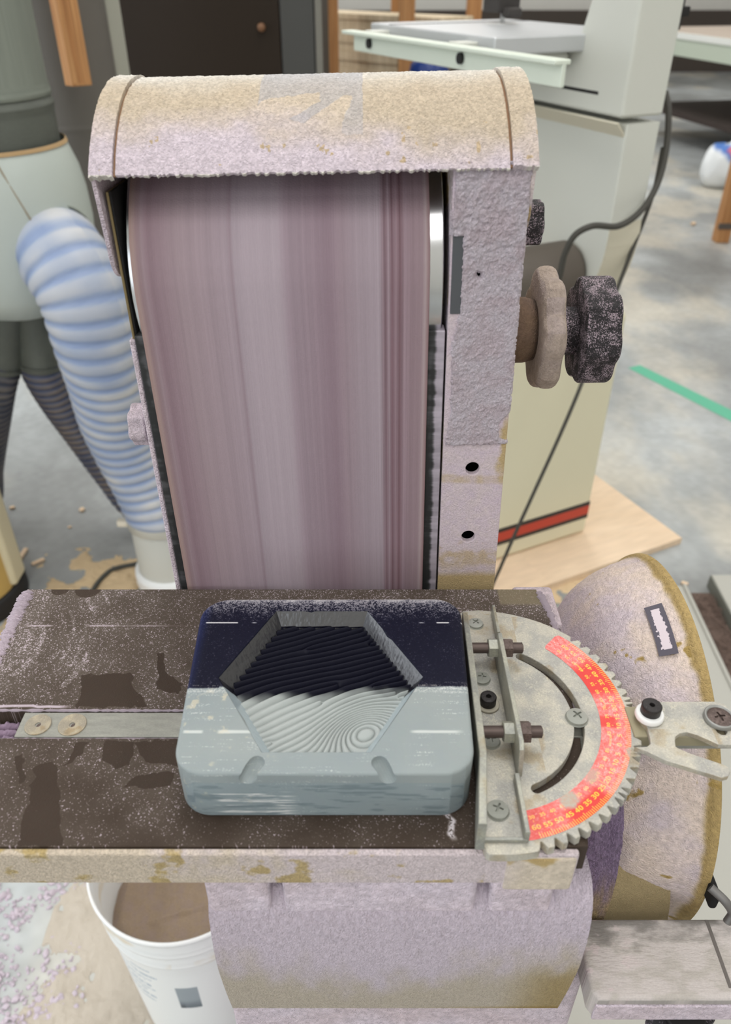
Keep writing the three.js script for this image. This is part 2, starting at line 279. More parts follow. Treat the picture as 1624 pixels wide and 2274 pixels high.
const streak = [[0, [150, 124, 118]], [0.012, [150, 128, 124]], [0.025, [134, 112, 116]], [0.04, [146, 126, 132]], [0.06, [132, 110, 118]], [0.16, [150, 132, 138]], [0.25, [152, 135, 142]], [0.325, [156, 140, 148]], [0.335, [146, 128, 136]], [0.345, [160, 146, 154]], [0.42, [166, 152, 160]], [0.49, [164, 150, 158]], [0.52, [148, 131, 140]], [0.6, [142, 124, 133]], [0.66, [138, 118, 128]], [0.7, [144, 126, 134]], [0.76, [152, 137, 145]], [0.83, [156, 142, 150]], [0.85, [120, 96, 104]], [0.862, [146, 128, 136]], [0.872, [112, 86, 94]], [0.885, [138, 116, 124]], [0.9, [112, 86, 93]], [0.915, [140, 120, 128]], [0.93, [134, 114, 121]], [0.975, [140, 120, 126]], [0.985, [156, 140, 142]], [1, [126, 98, 100]]];
const beltTex = tex(1024, 256, (u, v) => {
  let i = 1; while (i < streak.length - 1 && streak[i][0] < u) i++;
  const t = clamp((u - streak[i - 1][0]) / (streak[i][0] - streak[i - 1][0])), n = vn(u * 90, 1, 251) - 0.5, f = vn(u * 420, v * 4, 253, 420, 4) - 0.5, g = vn(u * 1000, v * 120, 255, 1000, 120) - 0.5;
  const r = sst(0.8, 0.84, u) * sst(0.96, 0.9, u);
  return mul3(mix3(streak[i - 1][1], streak[i][1], t), 1.04 + n * 0.05 + f * (0.035 + 0.12 * r) + g * 0.03);
});
{ const prof = [[-0.06, 0.0]]; for (let k = 1; k <= 20; k++) prof.push([-0.06 + (DY + 0.06) * k / 20, 0]);
  for (let a = 4; a <= 180; a += 4) prof.push([DY + DR * Math.sin(R(a)), -DR + DR * Math.cos(R(a))]);
  for (let k = 1; k <= 4; k++) prof.push([DY - (DY + 0.06) * k / 4, -2 * DR]);
  const P = [], U = [], I = [], n = prof.length, W = [[-0.0781, 0], [-0.0779, 0.0004], [0.0774, 0.0004], [0.0776, 0], [0.0774, -0.0006], [-0.0779, -0.0006]];
  let len = 0;
  for (let k = 0; k < n; k++) {
    if (k) len += Math.hypot(prof[k][0] - prof[k - 1][0], prof[k][1] - prof[k - 1][1]);
    const a = prof[Math.max(0, k - 1)], b = prof[Math.min(n - 1, k + 1)], ty = b[0] - a[0], tz = b[1] - a[1], l = Math.hypot(ty, tz), ny = -tz / l, nz = ty / l;
    for (const [x, d] of W) { P.push(x, prof[k][0] + ny * d, prof[k][1] + nz * d); U.push((x + 0.0781) / 0.1557, len / 0.3); }
  }
  const w = W.length; for (let k = 0; k < n - 1; k++) for (let i = 0; i < w; i++) { const a = k * w + i, b = k * w + (i + 1) % w, c = b + w, d = a + w; I.push(a, b, c, a, c, d); }
  const g = new THREE.BufferGeometry(); g.setAttribute('position', new THREE.Float32BufferAttribute(P, 3)); g.setAttribute('uv', new THREE.Float32BufferAttribute(U, 2)); g.setIndex(I); g.computeVertexNormals();
  bp('abrasive_belt', toCreasedNormals(g, R(40)), std({ map: beltTex, roughness: 0.82, bumpMap: rep(grainTex, 6, 12), bumpScale: 0.0001 }), S, 'wide sanding belt streaked mauve and grey'); }

// knobs
function lobed(rad, lobes, depth, thick, bevel) {
  const s = new THREE.Shape(), n = lobes * 14;
  for (let i = 0; i <= n; i++) { const a = 2 * PI * i / n, r = rad - depth * Math.pow(0.5 - 0.5 * Math.cos(a * lobes), 1.6); i ? s.lineTo(r * Math.cos(a), r * Math.sin(a)) : s.moveTo(r, 0); }
  const g = new THREE.ExtrudeGeometry(s, { depth: thick - 2 * bevel, bevelEnabled: true, bevelSize: bevel, bevelThickness: bevel, bevelOffset: -bevel, bevelSegments: 4 });
  g.translate(0, 0, bevel - thick / 2); g.rotateY(PI / 2); return metric(toCreasedNormals(g, R(50)), 1);
}
const knobTex = tex(512, 512, (u, v) => { const n = fbm(u * 9, v * 9, 261, 5, 9), f = vn(u * 150, v * 150, 263, 150); return mix3([30, 27, 29], [158, 142, 150], sst(0.5, 0.68, n * 0.5 + f * 0.5)); });
const M_knob = std({ map: rep(knobTex, 1 / 0.05), bumpMap: rep(wormTex, 1 / 0.05), bumpScale: 0.0004, roughness: 0.8 });
const M_tanknob = dusty(tanDust, 0.12, 0.0004, 0.04, { color: hex(206, 200, 200) });
const KY = 0.1535, KZ = -0.05;
const hw = bp('hand_wheel', lobed(0.0372, 7, 0.0042, 0.0135, 0.0055).rotateX(0.3).translate(0.1512, KY, KZ), M_tanknob, S, 'tan dusty lobed hand wheel');
bp('hub', metric(latheX([[0.001, 0.125], [0.0195, 0.125], [0.0195, 0.1385], [0.018, 0.1445], [0.001, 0.1445]]).translate(0, KY, KZ)), dusty(tanDust, 0.12, 0.0004, 0.04, { color: hex(150, 132, 118) }), hw);
bp('shaft', metric(cylX(0.0056, 0.13, 0.172, 24).translate(0, KY - 0.001, KZ)), M_tanknob, hw);
const tk = bp('tension_knob', lobed(0.0318, 7, 0.0035, 0.021, 0.003).rotateX(0.5).translate(0.1803, KY - 0.001, KZ), M_knob, S, 'black lobed knob speckled with dust');
bp('hub', metric(latheX([[0.006, 0.1595], [0.0135, 0.1595], [0.0142, 0.1605], [0.0142, 0.172], [0.001, 0.172]]).translate(0, KY - 0.001, KZ)), M_knob, tk);
bp('tracking_knob', lobed(0.0122, 6, 0.0016, 0.0095, 0.0012).translate(0.1362, 0.2185, -0.04), M_knob, S, 'small black knob on the right hood side');
bp('cover_knob', lobed(0.0128, 6, 0.0018, 0.0105, 0.0014).rotateX(0.2).translate(-0.0935, 0.1105, -0.018), dusty(lilacDust, 0.2, 0.0008, 0.04), S, 'small knob crusted in pink dust on the left frame');

// table
const TX0 = -0.2222, TZ0 = -0.3934;
const wiped = [[[-0.1685, -0.2536], [-0.1655, -0.257], [-0.1615, -0.258], [-0.1581, -0.2549], [-0.151, -0.239], [-0.1408, -0.21], [-0.1617, -0.21], [-0.1639, -0.2289], [-0.1666, -0.2442]], [[-0.1385, -0.2714], [-0.1216, -0.2705], [-0.1197, -0.2549], [-0.1262, -0.2533], [-0.1359, -0.2577]], [[-0.1217, -0.2428], [-0.1164, -0.2489], [-0.0975, -0.2508], [-0.097, -0.2428], [-0.1057, -0.2415]], [[-0.1521, -0.2691], [-0.1454, -0.2705], [-0.1498, -0.2577], [-0.1545, -0.2544]], [[-0.164, -0.317], [-0.1359, -0.3187], [-0.1304, -0.3067], [-0.1199, -0.2942], [-0.1500, -0.2936], [-0.1609, -0.2942], [-0.1595, -0.305]], [[-0.1238, -0.335], [-0.1205, -0.336], [-0.1142, -0.317], [-0.1043, -0.3101], [-0.1055, -0.3033], [-0.1171, -0.3067]], [[-0.1216, -0.2705], [-0.0967, -0.2705], [-0.0953, -0.2549], [-0.1139, -0.2577]], [[-0.1809, -0.2605], [-0.1782, -0.2628], [-0.1704, -0.2442], [-0.1722, -0.2428]]];
const boxes = wiped.map((q) => [Math.min(...q.map((p) => p[0])) - 0.003, Math.max(...q.map((p) => p[0])) + 0.003, Math.min(...q.map((p) => p[1])) - 0.003, Math.max(...q.map((p) => p[1])) + 0.003]);
const tableTex = tex(2048, 1110, (u, v) => {
  const x = TX0 + u * 0.34, z = TZ0 + v * 0.1844, n = fbm(u * 20, v * 11, 301, 5), f = vn(u * 900, v * 490, 303), f2 = vn(u * 520, v * 280, 305), m = fbm(u * 70, v * 38, 307, 3);
  const back = sst(-0.29, -0.31, z);
  let dust = 0.36 + 0.5 * (n - 0.4) + 0.14 * back - 0.2 * sst(0.02, 0.11, x) * (1 - back) - 0.12 * sst(-0.24, -0.22, z) * sst(-0.13, -0.1, x);
  dust += 0.28 * sst(-0.19, -0.222, x) * (0.5 + n) + 0.1 * sst(-0.375, -0.39, z);
  const jx = x + (m - 0.5) * 0.004, jz = z + (fbm(u * 70, v * 38, 309, 3) - 0.5) * 0.004;
  for (let k = 0; k < wiped.length; k++) { const b = boxes[k]; if (x > b[0] && x < b[1] && z > b[2] && z < b[3] && inPoly(jx, jz, wiped[k])) dust = Math.min(dust, 0.02 + 0.12 * n); }
  for (const [cx, r] of [[-0.2001, 0.006], [-0.1818, 0.0085]]) if (Math.hypot(x - cx, (z + 0.3934) * 1.0) < r) dust = Math.min(dust, 0.14);
  // arcs swept in the dust at the left, behind the slot
  if (x < -0.15 && back > 0) { const q = Math.hypot(x + 0.235, z + 0.34); dust += 0.35 * sst(0.55, 0.9, vn(q * 420, 0, 311)) * sst(-0.15, -0.17, x) * sst(0.45, 0.62, vn(x * 90, z * 90, 313)); }
  const line = sst(0.0014, 0.0004, Math.abs(z + 0.294 - (vn(x * 200, 0, 315) - 0.5) * 0.0012)) * sst(-0.16, -0.17, x) + 0.7 * sst(0.0012, 0.0003, Math.abs(z + 0.3585)) * sst(0.4, 0.6, vn(x * 60, 5, 317));
  let c = mix3([54, 42, 33], [94, 85, 77], clamp(dust * 1.25));
  c = mix3(c, [186, 172, 180], clamp(sst(0.8 - 0.34 * dust, 1.0 - 0.3 * dust, 0.55 * f + 0.45 * f2) * sst(0.05, 0.2, dust) * 0.95));
  c = mix3(c, [206, 192, 204], clamp(line * 0.8));
  const drip = sst(0.0025, 0.0005, Math.abs(x - 0.0405 - (vn(z * 300, 1, 319) - 0.5) * 0.003)) * sst(-0.235, -0.23, z) * sst(-0.212, -0.216, z); c = mix3(c, [214, 206, 210], drip * sst(0.3, 0.6, f2 + 0.2));
  const bare = sst(0.0855, 0.087, x) * sst(-0.376, -0.38, z); c = mix3(c, [128, 116, 92], bare * 0.7);
  return c;
});
const M_table = phys({ map: tableTex, roughness: 0.7, specularIntensity: 0.5, bumpMap: rep(wormTex, 8, 4.4), bumpScale: 0.00015 });
const tUV = (x, y, z) => [(x - TX0) / 0.34, (z - TZ0) / 0.1844];
{ const back = slab([[-0.2222, -0.2908], [-0.2185, -0.3388], [-0.2222, -0.3934], [0.1120, -0.3934], [0.1164, -0.3645], [0.1148, -0.2908]], 0.886, 0.019, 0.0006);
  const front = slab([[-0.2222, -0.2101], [-0.2222, -0.2725], [0.1139, -0.2725], [0.1085, -0.235], [0.1035, -0.2101]], 0.886, 0.019, 0.0006);
  const bed = slab([[-0.2222, -0.272], [-0.2222, -0.2915], [0.1145, -0.2915], [0.1137, -0.272]], 0.886, 0.0085, 0);
  const tt = sp('table_top', planar(join([back, front, bed]), tUV), M_table, S, 'speckled brown-grey iron table top'); }
const apronTex = tex(1024, 128, (u, v) => { const n = fbm(u * 30, v * 3, 321, 5), f = vn(u * 520, v * 40, 323), k = fbm(u * 14, v * 2 + 7, 325, 4); let c = mix3(TAN, LILAC, sst(0.3, 0.65, u + (n - 0.5) * 0.5)); c = mix3([188, 172, 150], c, 0.75); c = mix3(c, [168, 146, 92], 0.8 * sst(0.61, 0.69, n * 0.6 + k * 0.4 + 0.06 * (1 - v) + 0.1 * sst(0.88, 0.98, v))); return mul3(c, 0.88 + 0.18 * f); });
const M_apron = std({ map: apronTex, bumpMap: rep(wormTex, 6.2, 0.5), bumpScale: 0.0006, roughness: 0.96 });
sp('table_apron', planar(rbox(-0.2222, 0.0990, 0.8803, 0.9042, -0.2098, -0.2062, 0.0012), (x, y, z) => [(x + 0.2222) / 0.34, clamp((y - 0.8803 - (z + 0.2062)) / 0.030, 0.02, 0.87)]), M_apron, S, 'tan dusty front edge of the table');
sp('apron_end', metric(rbox(0.0650, 0.0985, 0.8755, 0.9025, -0.2135, -0.2052, 0.0022)), M.worn);
// pink dust heaped along the table's left end and along the slot
function ridge(pts, w, h, seed, n = 160) {
  const c = new THREE.CatmullRomCurve3(pts.map((p) => new THREE.Vector3(...p))), P = [], I = [], U = [], m = 8;
  for (let i = 0; i <= n; i++) { const p = c.getPoint(i / n), t = c.getTangent(i / n), s = new THREE.Vector3(-t.z, 0, t.x).normalize(), e = sst(0, 0.03, i / n) * sst(1, 0.97, i / n), q = (0.6 + 0.7 * vn(i * 0.35, 1, seed)) * e; for (let k = 0; k <= m; k++) { const a = PI * k / m, rr = 1 + 0.35 * (vn(i * 0.9, k * 1.7, seed + 3) - 0.5); P.push(p.x + s.x * Math.cos(a) * w * q * rr, p.y + Math.sin(a) * h * q * rr, p.z + s.z * Math.cos(a) * w * q * rr); U.push(i * 0.02, k * 0.02); } }
  for (let i = 0; i < n; i++) for (let k = 0; k < m; k++) { const a = i * (m + 1) + k; I.push(a, a + 1, a + m + 2, a, a + m + 2, a + m + 1); }
  const g = new THREE.BufferGeometry(); g.setAttribute('position', new THREE.Float32BufferAttribute(P, 3)); g.setAttribute('uv', new THREE.Float32BufferAttribute(U, 2)); g.setIndex(I); g.computeVertexNormals(); return g;
}
const M_ridge = std({ color: hex(208, 192, 204), roughness: 1, bumpMap: rep(wormTex, 3), bumpScale: 0.0006, side: THREE.DoubleSide });
sp('dust_ridge', ridge([[-0.2203, 0.9042, -0.392], [-0.2200, 0.9042, -0.37], [-0.2186, 0.9042, -0.34], [-0.2208, 0.9042, -0.3]], 0.0042, 0.0026, 331), M_ridge);
sp('dust_ridge', ridge([[-0.218, 0.9046, -0.2914], [-0.15, 0.9046, -0.2913], [-0.092, 0.9046, -0.2913]], 0.0009, 0.0007, 333), M_ridge);
sp('dust_ridge', ridge([[-0.205, 0.9046, -0.2722], [-0.15, 0.9046, -0.2722], [-0.093, 0.9046, -0.2722]], 0.0005, 0.0004, 335), M_ridge);
sp('dust_ridge', ridge([[0.1128, 0.9046, -0.392], [0.1168, 0.9046, -0.366], [0.1162, 0.9046, -0.335]], 0.0022, 0.0016, 337), M_ridge);
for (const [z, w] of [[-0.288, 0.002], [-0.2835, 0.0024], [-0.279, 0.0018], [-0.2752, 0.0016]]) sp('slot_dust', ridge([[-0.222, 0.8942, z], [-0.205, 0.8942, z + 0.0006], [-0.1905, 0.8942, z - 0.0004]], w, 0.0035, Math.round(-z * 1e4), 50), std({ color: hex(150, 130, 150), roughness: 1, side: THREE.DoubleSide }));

// motor housing below the table, its pads and pedestal
function profileX(pts, x0, x1, nx, dust, seed) {
  const c = new THREE.CatmullRomCurve3(pts.map(([y, z]) => new THREE.Vector3(0, y, z)), false, 'catmullrom', 0.4), n = 160, P = [], U = [], I = [];
  const q = c.getSpacedPoints(n);
  for (let i = 0; i <= nx; i++) for (let j = 0; j <= n; j++) { const x = mix(x0, x1, i / nx), p = q[j], d = dust * (fbm(x * 420, p.y * 420 + p.z * 420, seed, 3) - 0.5) * sst(0.78, 0.86, p.y); P.push(x, p.y + d * 0.5, p.z + d); U.push(i / nx, j / n); }
  for (let i = 0; i < nx; i++) for (let j = 0; j < n; j++) { const a = i * (n + 1) + j; I.push(a, a + 1, a + n + 2, a, a + n + 2, a + n + 1); }
  const g = new THREE.BufferGeometry(); g.setAttribute('position', new THREE.Float32BufferAttribute(P, 3)); g.setAttribute('uv', new THREE.Float32BufferAttribute(U, 2)); g.setIndex(I); g.computeVertexNormals(); return g.toNonIndexed();
}
const motorTex = tex(1024, 512, (u, v) => { // v runs from the top down the front
  const n = fbm(u * 20, v * 10, 341, 5), f = vn(u * 300, v * 160, 343), k = sst(0.62, 0.9, v + (n - 0.5) * 0.22 + 0.16 * Math.abs(u - 0.42) * 2 - 0.05);
  let c = mix3([194, 182, 193], [180, 169, 154], k); c = mix3(c, [150, 128, 80], 0.8 * sst(0.78, 0.98, u) * sst(0.62, 0.8, v + (n - 0.5) * 0.1) + 0.55 * sst(0.965, 0.99, v) * sst(0.5, 0.9, u));
  return mul3(c, 0.93 + 0.1 * f);
});
const motorProf = [[0.862, -0.30], [0.8645, -0.26], [0.8655, -0.235], [0.8655, -0.221], [0.860, -0.2115], [0.842, -0.205], [0.8075, -0.2035], [0.77, -0.2075], [0.737, -0.2125], [0.7345, -0.2132]];
const M_motor = std({ map: motorTex, bumpMap: rep(wormTex, 4.6, 3), bumpScale: 0.0007, roughness: 0.96, side: THREE.DoubleSide });
const motor = sp('motor_housing', profileX(motorProf, -0.0785, 0.1135, 260, 0.0016, 345), M_motor, S, 'wide rounded housing under the table');
{ const s = new THREE.Shape(motorProf.map(([y, z]) => new THREE.Vector2(-z, y))); s.lineTo(0.30, 0.7345); s.closePath();
  for (const x of [-0.0785, 0.1135]) { const g = new THREE.ShapeGeometry(s, 20); g.rotateY(PI / 2); g.translate(x, 0, 0); sp('end_face', metric(flip(g), 1), dusty(lilacDust, 0.25, 0.0005, 0.06, { side: THREE.DoubleSide }), motor); } }
sp('housing_bottom', metric(rbox(-0.078, 0.113, 0.726, 0.7352, -0.30, -0.2165, 0.002)), M.paint, motor);
for (const [x0, x1] of [[-0.0782, -0.0465], [-0.0405, 0.0545], [0.0605, 0.092]]) sp('mounting_pad', metric(rbox(x0, x1, 0.852, 0.8830, -0.262, -0.2068, 0.0035, 4)), M.lilac);
sp('pedestal', metric(rbox(-0.0865, 0.135, 0.03, 0.733, -0.58, -0.232, 0.004)), M.lilac);
sp('pedestal_foot', metric(rbox(-0.105, 0.20, 0, 0.03, -0.64, -0.27, 0.006)), M.worn);
sp('base_casting', metric(rbox(0.100, 0.1275, 0.855, 0.8925, -0.412, -0.372, 0.003)), M.lilac);
sp('belt_trunk', metric(rbox(-0.11, 0.075, 0.70, 0.88, -0.56, -0.43, 0.004)), M.lilac);

// disc, its guard and its little table
const AY = 0.780, AZ = -0.3826;
const guardTex = tex(1024, 512, (u, v) => { // u round the axis, v from the neck to the rim
  const n = fbm(u * 40, v * 8, 351, 5), f = vn(u * 500, v * 110, 353), k = fbm(u * 70, v * 16, 355, 3);
  let c = mix3([206, 192, 199], [222, 204, 192], sst(0.35, 0.7, n * 0.5 + v * 0.4));
  c = mix3(c, [168, 142, 84], clamp(sst(0.87, 0.9, v + (n - 0.5) * 0.05) * 0.85 + (sst(0.78, 0.84, k) * sst(0.5, 0.6, v))));
  return mul3(c, 0.92 + 0.12 * f);
});
const guardProf = [[0.030, 0.1215], [0.0378, 0.1225], [0.0467, 0.1256], [0.0570, 0.1308], [0.0730, 0.1391], [0.0890, 0.1485], [0.1040, 0.1599], [0.1150, 0.1744], [0.1205, 0.1860], [0.1238, 0.1945], [0.1254, 0.1972], [0.1266, 0.1985], [0.1280, 0.2000], [0.1290, 0.2035], [0.1280, 0.2042], [0.125, 0.2035], [0.123, 0.199]];
{ const c = new THREE.CatmullRomCurve3(guardProf.map(([r, x]) => new THREE.Vector3(r, x, 0)), false, 'catmullrom', 0.3).getSpacedPoints(140);
  const g = latheX(c.map((p) => [p.x, p.y]), 220); const p = g.attributes.position, v = new THREE.Vector3();
  for (let i = 0; i < p.count; i++) { v.fromBufferAttribute(p, i); const a = Math.atan2(v.z, v.y), r = Math.hypot(v.y, v.z), d = 0.0011 * (fbm(a * 70, v.x * 620, 357, 3) - 0.5) * sst(0.125, 0.15, v.x) * sst(0.196, 0.192, v.x); const kf = sst(0.15, 0.85, (v.z * 0.8 - v.y * 0.6) / Math.max(r, 1e-4)) * sst(0.02, 0.06, r), q = (r + d) / Math.max(r, 1e-5); p.setXYZ(i, v.x - 0.017 * kf * (1 - sst(0.17, 0.2, v.x)), v.y * q, v.z * q); }
  g.computeVertexNormals(); g.translate(0, AY, AZ);
  const M_guard = std({ map: guardTex, bumpMap: rep(wormTex, 14, 2.4), bumpScale: 0.0006, roughness: 0.96, side: THREE.DoubleSide });
  const gd = sp('disc_guard', g, M_guard, S, 'round dusty pink guard with a bare ochre rim');
  // small dark label on the guard, near the rim
  const P = [], U = [], I = []; for (let i = 0; i <= 16; i++) for (let k = 0; k <= 4; k++) { const a = R(mix(1, 19, i / 16)), x = mix(0.1800, 0.1905, k / 4), r = mix(0.1180, 0.1226, k / 4) + 0.0019; P.push(x, AY + r * Math.cos(a), AZ + r * Math.sin(a)); U.push(k / 4, i / 16); }
  for (let i = 0; i < 16; i++) for (let k = 0; k < 4; k++) { const q = i * 5 + k; I.push(q, q + 5, q + 6, q, q + 6, q + 1); }
  const q = new THREE.BufferGeometry(); q.setAttribute('position', new THREE.Float32BufferAttribute(P, 3)); q.setAttribute('uv', new THREE.Float32BufferAttribute(U, 2)); q.setIndex(I); q.computeVertexNormals();
  const lt = tex(64, 128, (u, v) => { const n = fbm(u * 10, v * 22, 361, 3); return sst(0.2, 0.32, u + (n - 0.5) * 0.3) * sst(0.82, 0.68, u + (n - 0.5) * 0.2) * sst(0.06, 0.12, v) * sst(0.94, 0.86, v) > 0.5 ? [214, 202, 208] : [92, 88, 98]; });
  sp('guard_label', q, std({ map: lt, roughness: 0.95, side: THREE.DoubleSide }), gd, 'dark rectangular label veiled by dust');
  sp('rim_lock', tube([[0.201, 0.800, -0.250], [0.208, 0.797, -0.243], [0.2125, 0.790, -0.240], [0.2105, 0.784, -0.238]], 0.0026, 30, 8), std({ color: hex(120, 118, 116), roughness: 0.5, metalness: 0.6 }), gd); 
  sp('lock_stop', metric(rbox(0.2025, 0.2075, 0.783, 0.797, -0.262, -0.246, 0.002)), M.black, gd); }
sp('sanding_disc', metric(latheX([[0.0001, 0.1965], [0.12, 0.1965], [0.1205, 0.198], [0.1205, 0.202], [0.0001, 0.202]], 96).translate(0, AY, AZ)), M.dark);
{ const nt = tex(256, 256, (u, v) => { const n = fbm(u * 8, v * 10, 381, 4), f = vn(u * 70, v * 120, 383); return mul3(mix3([146, 126, 154], [176, 152, 108], sst(0.5, 0.8, v + (n - 0.5) * 0.3)), 0.86 + 0.24 * f); });
  sp('guard_neck', profileX([[0.878, -0.31], [0.872, -0.285], [0.862, -0.262], [0.84, -0.250], [0.80, -0.244], [0.765, -0.246], [0.735, -0.252]], 0.108, 0.142, 40, 0.004, 385), std({ map: nt, bumpMap: rep(wormTex, 1.5, 3), bumpScale: 0.0014, roughness: 0.97, side: THREE.DoubleSide }), S, 'purple dusty neck between housing and guard');
  sp('guard_foot', profileX([[0.803, -0.30], [0.796, -0.280], [0.785, -0.266], [0.772, -0.257], [0.755, -0.252], [0.735, -0.251]], 0.108, 0.186, 30, 0.001, 387), std({ color: hex(172, 154, 116), roughness: 0.95, bumpMap: rep(wormTex, 3), bumpScale: 0.0006, side: THREE.DoubleSide }), S, 'tan foot of the guard above the disc table'); }
const padTex = tex(512, 256, (u, v) => { const n = fbm(u * 12, v * 7, 371, 5), f = vn(u * 240, v * 120, 373); let c = mix3([196, 188, 184], [182, 175, 168], sst(0.4, 0.65, n)); c = mix3(c, [120, 116, 112], 0.8 * sst(0.5, 0.95, (1 - v) * 0.9 + (n - 0.5) * 0.9) * sst(0.0, 0.3, 1 - v)); c = mix3(c, [206, 190, 190], 0.6 * sst(0.62, 0.7, fbm(u * 20, v * 9, 375, 3)) * sst(0.25, 0.1, u)); return mul3(c, 0.95 + 0.07 * f); });
const M_pad = std({ map: padTex, roughness: 0.75, metalness: 0.1, bumpMap: rep(grainTex, 1), bumpScale: 0.0004 });
{ const g = slab([[0.1238, -0.2425], [0.1238, -0.2035], [0.1268, -0.1985], [0.27, -0.1985], [0.27, -0.2425]], 0.757, 0.023, 0.0025, [], 4);
  const dt = sp('disc_table', planar(g, (x, y, z) => [(x - 0.1238) / 0.15, (z + 0.2425) / 0.044]), M_pad, S, 'small grey table in front of the disc');
  sp('table_groove', metric(rbox(0.1995, 0.2016, 0.7792, 0.7803, -0.2415, -0.204, 0.0003)), std({ color: hex(104, 98, 94), roughness: 0.9 }), dt);
  sp('table_lip', metric(rbox(0.126, 0.27, 0.7575, 0.7735, -0.1995, -0.1972, 0.001)), M.lilac, dt); }
sp('angle_knob', lobed(0.0185, 8, 0.0032, 0.02, 0.003).rotateZ(PI / 2).translate(0.1825, 0.738, -0.205), std({ map: rep(knobTex, 1 / 0.06), color: hex(200, 206, 214), roughness: 0.7 }), S, 'dark lobed knob under the disc table');
sp('knob_cap', metric(latheY([[0.0001, 0.7505], [0.011, 0.7505], [0.012, 0.7495], [0.012, 0.747]]).translate(0.1825, 0, -0.205)), M.dark);

// ---------- the two-coloured casting block ----------
const csg = new Evaluator(); csg.useGroups = false;
function cut(g, tools) { const clean = (q) => { const n = q.index ? q.toNonIndexed() : q.clone(); for (const k of Object.keys(n.attributes)) if (!['position', 'normal', 'uv'].includes(k)) n.deleteAttribute(k); n.clearGroups(); return n; }; let b = new Brush(clean(g)); b.updateMatrixWorld(); for (const t of tools) { const c = new Brush(clean(t)); c.updateMatrixWorld(); b = csg.evaluate(b, c, SUBTRACTION); } const r = b.geometry; r.clearGroups(); return r; }
const roundPoly = (pts, rad) => { const s = new THREE.Shape(), n = pts.length, V = (a, b, d) => { const l = Math.hypot(b[0] - a[0], b[1] - a[1]); return [a[0] + (b[0] - a[0]) * d / l, a[1] + (b[1] - a[1]) * d / l]; }; pts.forEach((p, i) => { const q = Array.isArray(rad) ? rad[i] : rad, a = V(p, pts[(i + n - 1) % n], q), b = V(p, pts[(i + 1) % n], q); i ? s.lineTo(a[0], -a[1]) : s.moveTo(a[0], -a[1]); s.bezierCurveTo(mix(a[0], p[0], 0.56), -mix(a[1], p[1], 0.56), mix(b[0], p[0], 0.56), -mix(b[1], p[1], 0.56), b[0], -b[1]); }); s.closePath(); return s; };
const BY = 0.9375, hexagon = [[-0.0490, -0.2376], [0.0027, -0.2376], [0.0303, -0.2855], [0.0013, -0.3365], [-0.0512, -0.3365], [-0.0766, -0.2848]];
const HC = [-0.0231, -0.287], grow = (k) => hexagon.map(([x, z]) => { const d = Math.hypot(x - HC[0], z - HC[1]); return [HC[0] + (x - HC[0]) * (1 + k / d), HC[1] + (z - HC[1]) * (1 + k / d)]; });
const FLOOR_Y = 0.929, inner = grow(-0.0063 * (BY - 0.9250) / (BY - FLOOR_Y)), outer = grow(0.0063), bottom = grow(-0.0063);
function loft(a, ya, b, yb) { const P = [], n = a.length, tri = (...q) => q.forEach((v) => P.push(...v)), A = a.map(([x, z]) => [x, ya, z]), B = b.map(([x, z]) => [x, yb, z]); for (let i = 0; i < n; i++) { const j = (i + 1) % n; tri(A[i], A[j], B[j]); tri(A[i], B[j], B[i]); if (i > 0 && i < n - 1) { tri(A[0], A[i + 1], A[i]); tri(B[0], B[i], B[i + 1]); } } const g = new THREE.BufferGeometry(); g.setAttribute('position', new THREE.Float32BufferAttribute(P, 3)); g.setAttribute('uv', new THREE.Float32BufferAttribute(new Float32Array(P.length / 3 * 2), 2)); g.computeVertexNormals(); return g; }
const split = (x, z) => -0.2785 + 0.0016 * (fbm(x * 60, z * 60, 401, 3) - 0.5) + (x < -0.075 ? 0.0008 : 0);
